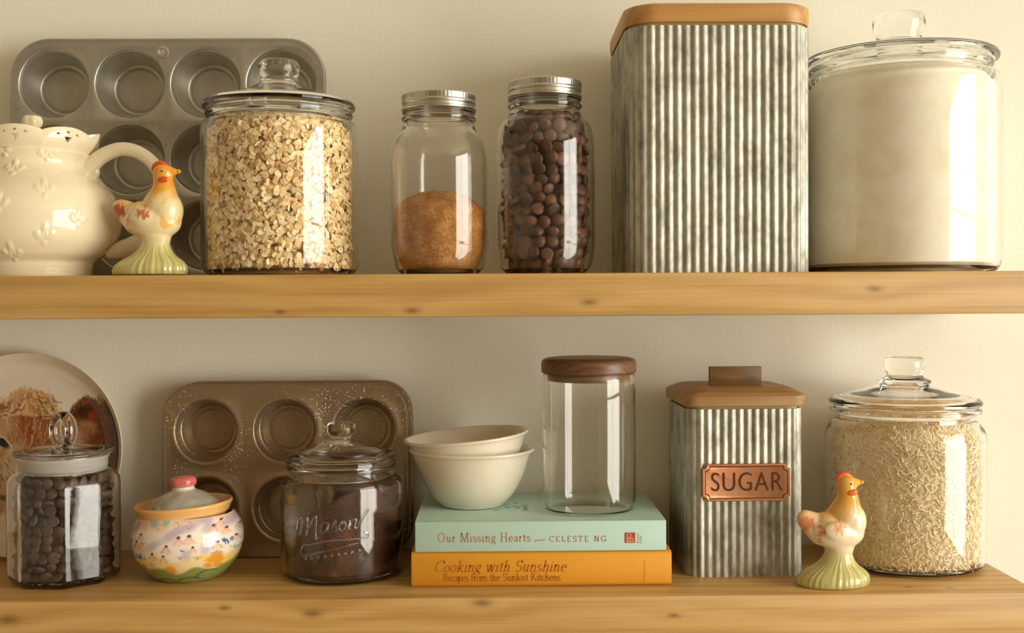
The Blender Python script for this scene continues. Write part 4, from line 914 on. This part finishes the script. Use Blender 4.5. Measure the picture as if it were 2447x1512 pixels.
# ------------------------------------------------------------------ plate with a cow
PLY = -.019; pcn = at(62, 1112, PLY); PR = .1075; tilt = math.radians(9)
pln = thing('painted_plate', 'white round plate painted with a brown cow head, leaning on the wall', 'plate', (pcn.x, PLY, Z2), 0)
prof = [(0, 0)] + [(PR * .80 * k / 130, .0004 * math.sin(k)) if 0 else (PR * .80 * k / 130, 0) for k in range(1, 130)] + spl([(PR * .80, 0), (PR * .90, -.0035), (PR * .965, -.0105), (PR * .992, -.0150), (PR, -.0160)], 12)
bk = spl([(PR + .0008, -.0150), (PR - .001, -.0128), (PR * .93, -.0035), (PR * .82, .0035), (PR * .60, .0048)], 6) + [(PR * .55, .0070), (PR * .52, .0070), (PR * .50, .0042), (0, .0042)]
seg = 360; v, f = lathe(prof + bk, seg)
V = np.array(v); 
# local: lathe axis z -> world +y (back); front of plate faces -y
ppx = (62 + V[:, 0] / (1.2 / FPX)) ; ppy = (1112 - V[:, 1] / (1.2 / FPX))      # photo pixels of the print (plate plane)
K = np.stack([(ppx) * 976 / 310, (ppy - 860) * 976 / 310], 1)                  # close-view coordinates
U_, W_ = K[:, 0], K[:, 1]; N1 = vnoise(V, 60, 2.0); N2 = vnoise(V * np.array([1, .35, 1]), 170, 4.0); N3 = vnoise(V, 330, 6.0); N4 = vnoise(V * np.array([1, .3, 1]), 60, 8.)
Cc = np.tile(np.array(lin(226, 214, 192)), (len(V), 1)); front = np.arange(len(V)) < (1 + seg * (len(prof) - 1))
rust, tan_, dkbr, crm, midb = lin(142, 88, 48), lin(206, 164, 112), lin(52, 28, 16), lin(216, 190, 150), lin(108, 56, 26)
blob(830, 980, 190, 640, midb, .10, 1, -.12, .12); blob(905, 700, 60, 330, dkbr, .5, .6, -.15)       # neck at the right
blob(170, 620, 290, 300, rust, .12, 1, .1, .15); blob(-20, 900, 190, 420, lin(186, 146, 100), .3, 1, .1, .25)
blob(120, 900, 110, 190, lin(224, 206, 176), .6, .85, .3); blob(200, 610, 120, 120, lin(150, 74, 34), .6, .6)
blob(655, 500, 150, 135, midb, .14, 1, .25, .25); blob(640, 480, 105, 55, dkbr, .6, .85, .1); blob(690, 500, 40, 40, lin(150, 60, 26), .6, .8); blob(640, 590, 110, 50, lin(176, 126, 82), .6, .75, .3); blob(560, 640, 150, 90, lin(150, 100, 62), .5, .8)
blob(205, 400, 200, 105, tan_, .12, 1, .10, .15); blob(390, 520, 60, 170, lin(150, 98, 56), .6, .7, -.2); blob(300, 800, 120, 160, lin(150, 92, 52), .6, .6)
for k in range(90):                                                             # wavy locks of the forelock
    x0, y0 = rng.uniform(40, 380), rng.uniform(305, 440); d_ = 1 if x0 > 190 else -1; l = rng.uniform(45, 95); y0 += abs(x0 - 200) * .18
    stroke([(x0, y0), (x0 + d_ * .05 * l, y0 + .4 * l), (x0 + d_ * .35 * l, y0 + .7 * l), (x0 + d_ * .8 * l, y0 + .72 * l)], rng.uniform(6, 13), (lin(214, 174, 122), lin(150, 96, 54), lin(196, 150, 98), lin(112, 64, 34), lin(226, 192, 144))[k % 5], .6)
for k in range(360):
    x0, y0 = rng.uniform(-150, 540), rng.uniform(470, 1000); a_ = 1.57 + (x0 - 200) / 500 + rng.uniform(-.5, .5); l = rng.uniform(30, 75); stroke([(x0, y0), (x0 + l * math.cos(a_), y0 + l * math.sin(a_))], rng.uniform(4, 9), (lin(190, 140, 88), lin(110, 58, 28), lin(160, 92, 48), lin(214, 180, 136))[k % 4], .5)
for k in range(140):
    a_ = rng.uniform(0, 6.28); x0, y0 = 665 + 120 * math.cos(a_), 505 + 95 * math.sin(a_); stroke([(x0, y0), (x0 + 40 * math.cos(a_ + .5), y0 + 40 * math.sin(a_ + .5))], 4, (dkbr, lin(160, 104, 60), midb)[k % 3], .6)
blob(10, 700, 75, 34, dkbr, .35, 1, .55, .2); blob(5, 695, 26, 20, lin(16, 12, 12), .3, 1, .5, .1); stroke([(-40, 660), (20, 665), (85, 735)], 7, lin(232, 214, 184), .7)
blob(40, 1120, 36, 24, lin(70, 44, 34), .5, .8, .6)
wt = np.clip(1.0 + .35 * (N2 * .8 + N3 * .3), .6, 1.4)[:, None]; base_ = np.array(lin(226, 214, 192)); isb = np.abs(Cc - base_).sum(1) > .02; Cc = np.where(isb[:, None], Cc * wt, Cc)
rr_ = np.hypot(V[:, 0], V[:, 1]); Cc[(~front) | (rr_ > PR * .955)] = lin(228, 216, 194)
bm = fix([(x, z, y) for x, y, z in v], f); bmesh.ops.recalc_face_normals(bm, faces=bm.faces); me = bpy.data.meshes.new('plate_disc'); bm.to_mesh(me); bm.free(); vcol(me, Cc)
link('plate_disc', me, paintmat('printed_plate_glaze', .14, .3), pln, (0, 0, PR * math.cos(tilt) + .0025), rot=(-tilt, 0, 0), sharp=60)

# ------------------------------------------------------------------ cream pitcher
PTY = -.137; PTP = Vector((at(80, 500, PTY).x, PTY, Z1 + .0006))
pt = thing('lidded_pitcher', 'glossy cream ceramic pitcher with pierced scalloped rim and curved handle', 'pitcher', PTP)
m, nt, b = newmat('cream_glaze'); b.inputs['Base Color'].default_value = (*lin(232, 220, 190), 1); b.inputs['Roughness'].default_value = .10; b.inputs['Coat Weight'].default_value = .4; b.inputs['Coat Roughness'].default_value = .03; M_cer = m
def hpx(py): return at(80, py, PTY).z - Z1
ps_ = (at(285, 500, PTY).x - at(80, 500, PTY).x) / 205 * .952
prof = spl([(q_, z_ * .825) for q_, z_ in [(0, .002), (112 * ps_, .0015), (128 * ps_, 0), (131 * ps_, .006), (133 * ps_, .012), (140 * ps_, .020), (168 * ps_, .029), (194 * ps_, .044), (204 * ps_, .062), (201 * ps_, .080), (184 * ps_, .097), (158 * ps_, .110), (138 * ps_, .119), (129 * ps_, .126), (128 * ps_, .132), (133 * ps_, .138), (141 * ps_, .143)]], 10)
seg = 640; v, f = lathe(prof, seg); V = np.array(v)
th_ = np.arctan2(V[:, 1], V[:, 0]); rr_ = np.hypot(V[:, 0], V[:, 1]); disp = np.zeros(len(V))
def motif(px, py):
    """small raised lily at a photo pixel on the front of the body"""
    x = at(px, py, PTY - .05).x - PTP.x; z = at(px, py, PTY - .055).z - Z1; return x, z
ml = []
for px, py in ((40, 405), (118, 455), (30, 490), (122, 560), (45, 600), (185, 520), (15, 350), (105, 360), (175, 615), (232, 480), (180, 415), (240, 575), (-60, 430), (-50, 540), (-120, 480)):
    x, z = motif(px, py); rz = np.interp(z, [p[1] for p in prof], [p[0] for p in prof]); a = -math.acos(max(-1, min(1, x / rz))); ml.append((a, z)); ml.append((a + pi, z + .004))
for a, z in ml:
    rz = np.interp(z, [p[1] for p in prof], [p[0] for p in prof]); du = ((th_ - a + pi) % (2 * pi) - pi) * rz; dz = V[:, 2] - z
    for ox, oz, sx_, sz_, h_ in ((0, .0052, .0017, .0036, .0013), (-.0062, .0002, .0022, .0018, .0014), (-.0040, -.0024, .0018, .0014, .0012), (.0062, .0002, .0022, .0018, .0014), (.0040, -.0024, .0018, .0014, .0012), (-.0016, -.0010, .0012, .0022, .0010), (.0016, -.0010, .0012, .0022, .0010), (0, -.0066, .0017, .0018, .0012)):
        disp += h_ * np.exp(-((du - ox) / sx_) ** 2 - ((dz - oz) / sz_) ** 2)
q = 1 + disp / np.maximum(rr_, 1e-6); V[:, 0] *= q; V[:, 1] *= q
keep = V[:, 2].max()
bm = fix(V.tolist(), f); body = bmo('pitcher_body', bm, M_cer, pt, sharp=None)
md = body.modifiers.new('s', 'SOLIDIFY'); md.thickness = .003; md.offset = -1; bake(body); body.data.set_sharp_from_angle(angle=.9)
# pierced scalloped collar: a grid with the openings left out, thickened
nr_, zc0, NL = 44, .1176, 8
def collar(a, t):
    lob = abs(math.cos(NL / 2 * (a + 1.44))) ; r = 141 * ps_ + (.0055 * t + .003 * math.sin(t * 3.1)) + .0012 * lob * t
    top = .0170 + .0045 * lob ** .7; g = math.exp(-((((a + .10) + pi) % (2 * pi) - pi) / .13) ** 2); r += .0070 * g * t ** 1.3; z = zc0 + top * t - .0012 * g * t
    return r, z
v, f = [], []; seg = 720
for i in range(nr_ + 1):
    for k in range(seg):
        a = 2 * pi * k / seg; r, z = collar(a, i / nr_); v.append((r * math.cos(a), r * math.sin(a), z))
for i in range(nr_):
    for k in range(seg):
        a = 2 * pi * (k + .5) / seg; t = (i + .5) / nr_; ph = ((a + 1.44) * NL / (2 * pi)); u = ((ph + .5) % 1.0 - .5) * (2 * pi / NL) * .062; zz = t * .0205
        hole = False
        if .0065 < zz < .0118 and abs(u) < (zz - .0062) * .72: hole = True
        for ox in (-.0098, 0, .0098):
            if ((u - ox) / .0017) ** 2 + ((zz - (.0158 if ox == 0 else .0143)) / .0010) ** 2 < 1: hole = True
        if not hole: f.append((i * seg + k, i * seg + (k + 1) % seg, (i + 1) * seg + (k + 1) % seg, (i + 1) * seg + k))
col_ = bmo('pierced_collar', fix(v, f), M_cer, pt, sharp=60); md = col_.modifiers.new('s', 'SOLIDIFY'); md.thickness = .0030; md.offset = -1; bake(col_); col_.data.set_sharp_from_angle(angle=.9)
def hp(px, py): p = at(px, py, PTY); return (p.x - PTP.x, 0, p.z - Z1)
hpath = spl([hp(196, 432), hp(215, 402), hp(245, 374), hp(290, 358), hp(335, 368), hp(372, 400), hp(394, 450), hp(392, 510), hp(362, 560), hp(315, 588), hp(275, 604), hp(256, 612)], 6)
nh = len(hpath); hr = [.0088 - .0022 * math.sin(pi * min(1, k / nh * 1.2)) if k < nh * .85 else .0088 - .0062 * ((k / nh - .85) / .15) for k in range(nh)]
v, f = tube(hpath, hr, 20); hd = bmo('handle', fix(v, f), M_cer, pt)
mb = spl([hp(214, 400), hp(228, 412), hp(226, 426)], 4); v, f = tube(mb, [.0062 - .0004 * k for k in range(len(mb))], 14); bmo('handle_curl', fix(v, f), M_cer, hd)
plid = lobj('pitcher_lid', [(0, .1230), (124 * ps_, .1190), (127 * ps_, .1200)] + spl([(118 * ps_, .1225), (80 * ps_, .1320), (30 * ps_, .1402), (10 * ps_, .1412)], 5) + [(0, .1412)], M_cer, pt, seg=96)
v, f = lathe([(0, .1400)] + spl([(.0045, .1400), (.0050, .1425), (.0082, .1455), (.0095, .1498), (.0080, .1545), (.0040, .1562)], 5) + [(0, .1556)], 72)
v = [(x * (1 + .05 * math.cos(6 * math.atan2(y, x))), y * (1 + .05 * math.cos(6 * math.atan2(y, x))), z) for x, y, z in v]; bmo('knob', fix(v, f), M_cer, plid)

# ------------------------------------------------------------------ chicken figurines
def blobmesh(parts, vox=.0011, it=8):
    bm = bmesh.new()
    for p in parts:
        if p[0] == 'e':
            _, c, r, ry = p; M = Matrix.Translation(c) @ Matrix.Rotation(ry, 4, 'Y') @ Matrix.Diagonal((*r, 1)); bmesh.ops.create_icosphere(bm, subdivisions=4, radius=1, matrix=M)
        else:
            _, a, b_, ra, rb, sy = p; n = 14
            for k in range(n + 1):
                t = k / n; c = Vector(a).lerp(Vector(b_), t); r = ra + (rb - ra) * t; bmesh.ops.create_icosphere(bm, subdivisions=3, radius=1, matrix=Matrix.Translation(c) @ Matrix.Diagonal((r, r * sy, r, 1)))
    me = bpy.data.meshes.new('t'); bm.to_mesh(me); bm.free(); o = bpy.data.objects.new('t', me); COL.objects.link(o)
    md = o.modifiers.new('r', 'REMESH'); md.mode = 'VOXEL'; md.voxel_size = vox; sm_ = o.modifiers.new('s', 'SMOOTH'); sm_.factor = .5; sm_.iterations = it
    bpy.context.view_layer.update(); m2 = evalmesh(o); bpy.data.objects.remove(o); return m2
CB = [('e', (.0130, 0, .0955), (.0094, .0082, .0090), 0), ('c', (.0150, 0, .0962), (.0275, 0, .0972), .0080, .0018, .8), ('c', (.0130, 0, .093), (.0146, 0, .0810), .0088, .0104, .92), ('c', (.0146, 0, .0810), (.0115, 0, .0640), .0104, .0178, .92),
      ('e', (.0158, 0, .0600), (.0160, .0165, .0195), .1), ('e', (.0035, 0, .0512), (.0268, .0180, .0172), .06), ('e', (-.004, 0, .0585), (.0150, .0140, .0110), .35), ('c', (-.010, 0, .0525), (-.0262, 0, .0632), .0150, .0090, .66), ('e', (-.0015, -.0145, .0535), (.0130, .0050, .0090), .25), ('e', (-.0015, .0145, .0535), (.0130, .0050, .0090), .25),
      ('c', (.0060, 0, .040), (.0060, 0, .028), .0150, .0120, .85)]
CM = blobmesh(CB); M_chk = paintmat('painted_chicken_glaze', .16, .3)
def grass_mesh():
    prof = [(0, 0), (.030, 0), (.0338, .0015), (.0345, .0050), (.0330, .0100), (.0275, .0150), (.0200, .0198), (.0152, .0258), (.0128, .0320), (.0120, .0375), (0, .0390)]
    v, f = lathe(spl(prof[2:10], 6), 180); V = np.array(v); r = np.hypot(V[:, 0], V[:, 1]); a = np.arctan2(V[:, 1], V[:, 0])
    g = .5 * np.sin(a * 23 + 3 * np.sin(a * 3)) + .5 * np.sin(a * 37 + V[:, 2] * 60); k = 1 + .022 * g * sm(r, .012, .02); V[:, 0] *= k; V[:, 1] *= k * (.66 + .22 * sm(V[:, 2], .01, .036)); V[:, 0] += .0055 * sm(V[:, 2], .0, .034)
    C = np.tile(np.array(lin(196, 186, 122)), (len(V), 1)); C = mix(C, lin(160, 164, 102), sm(g, .1, .7) * .8); C = mix(C, lin(222, 208, 138), sm(-g, .1, .8) * .7); C = mix(C, lin(226, 216, 168), sm(V[:, 2], .022, .034) * .6)
    bm = fix(V.tolist(), f); bm.verts.ensure_lookup_table()
    bm.faces.new([bm.verts[i] for i in range(179, -1, -1)]); bmesh.ops.recalc_face_normals(bm, faces=bm.faces); me = bpy.data.meshes.new('grass_base'); bm.to_mesh(me); bm.free(); vcol(me, C); return me
GM = grass_mesh(); GM.materials.append(M_chk); GM.polygons.foreach_set('use_smooth', [True] * len(GM.polygons))
M_comb = pm('red_orange_glaze', lin(214, 84, 36), .2); M_comb2 = pm('coral_glaze', lin(222, 104, 56), .2); M_eye = pm('black_glaze', lin(40, 24, 14), .2); M_beak = pm('amber_glaze', lin(228, 158, 48), .2)
def chicken(label, loc, rotz, sc, strong, mcomb):
    c = thing('chicken_figurine', label, 'figurine', loc, rotz); c.scale = (sc,) * 3
    me = CM.copy(); n = len(me.vertices); P = np.empty(n * 3); me.vertices.foreach_get('co', P); P = P.reshape(-1, 3); x, y, z = P.T
    n1 = vnoise(P * np.array([.5, 1, 1]), 420, 1.0 + strong); n2 = vnoise(P, 130, 3.0 + strong); n3 = vnoise(P * np.array([1, 1, .35]), 500, 2.0)
    crm = lin(232, 214, 168) if strong > .5 else lin(236, 220, 190); C = np.tile(np.array(crm), (n, 1)); yw = lin(224, 158, 52) if strong > .5 else lin(218, 164, 66)
    C = mix(C, yw, sm(z + .10 * (.012 - x) * 1.0 + .006 * n2, .066, .082)); back = sm(.010 - x + (z - .055) * .5, -.002, .010) * sm(z, .056, .066) * sm(x, -.024, -.006); C = mix(C, yw, back * (.75 if strong < .5 else .35))
    red = lin(176, 66, 28) if strong > .5 else lin(206, 112, 66)
    t = np.exp(-((x + .027) / .0085) ** 2 - ((z - .060) / .009) ** 2); C = mix(C, lin(226, 152, 60), np.clip(t * 1.2, 0, 1) * .55); C = mix(C, red, sm(t + .55 * n3, .35, .7) * (.9 if strong > .5 else .7))
    t = np.exp(-((x + .0155) / .004) ** 2 - ((z - .0525) / .008) ** 2); C = mix(C, red, sm(t + .8 * n1, .5, .85) * .8)
    t = np.exp(-((x - .0005) / .0095) ** 2 - ((z - .0575) / .0065) ** 2); C = mix(C, red, sm(t + .55 * n3, .45, .85) * (.85 if strong > .5 else .65))
    t = np.exp(-((x - .018) / .012) ** 2 - ((z - .050) / .014) ** 2); C = mix(C, lin(232, 172, 70), sm(t + 1.1 * n2, .75, 1.15) * (.8 if strong > .5 else .3))
    C = mix(C, lin(214, 196, 150), (1 - sm(z, .030, .040)) * .7)
    vcol(me, C); link('body', me, M_chk, c)
    g = bpy.data.objects.new('grass_base', GM); COL.objects.link(g); g.parent = c
    bm = bmesh.new(); pts = spl([(.0044, 0, .0975), (.0060, 0, .1022), (.0105, 0, .1046), (.0155, 0, .1036), (.0200, 0, .1008)], 5); add(bm, tube(pts, [.0010 + .0020 * math.sin(pi * min(1, .15 + .8 * k / (len(pts) - 1))) for k in range(len(pts))], 12)); bmo('comb', bm, mcomb, c)
    for s in (-1, 1):
        bm = bmesh.new(); bmesh.ops.create_uvsphere(bm, u_segments=16, v_segments=10, radius=1, matrix=Matrix.Translation((.0160, s * .0078, .0886)) @ Matrix.Rotation(-.2, 4, 'Y') @ Matrix.Diagonal((.0054, .0020, .0032, 1))); bmo('wattle', bm, mcomb, c)
        bm = bmesh.new(); bmesh.ops.create_uvsphere(bm, u_segments=12, v_segments=8, radius=.0009, matrix=Matrix.Translation((.0152, s * .0079, .0968))); bmo('eye', bm, M_eye, c)
    bm = bmesh.new(); bmesh.ops.create_uvsphere(bm, u_segments=12, v_segments=8, radius=1, matrix=Matrix.Translation((.0280, 0, .0972)) @ Matrix.Diagonal((.0026, .0019, .0021, 1))); bmo('beak', bm, M_beak, c)
    return c
pk = on(1992, 1411, Z2); ck = Vector((at(1990, 1300, pk.y + .021).x, pk.y + .021, Z2))
chicken('pale glazed chicken figurine standing before the jar of rice', ck, math.radians(4), 1.0, 0.0, M_comb2)
ck1 = Vector((at(357, 560, -.178).x, -.178, Z1))
chicken('brightly painted red and yellow chicken figurine standing beside the pitcher handle', ck1, math.radians(-3), 1.0, 1.0, M_comb)
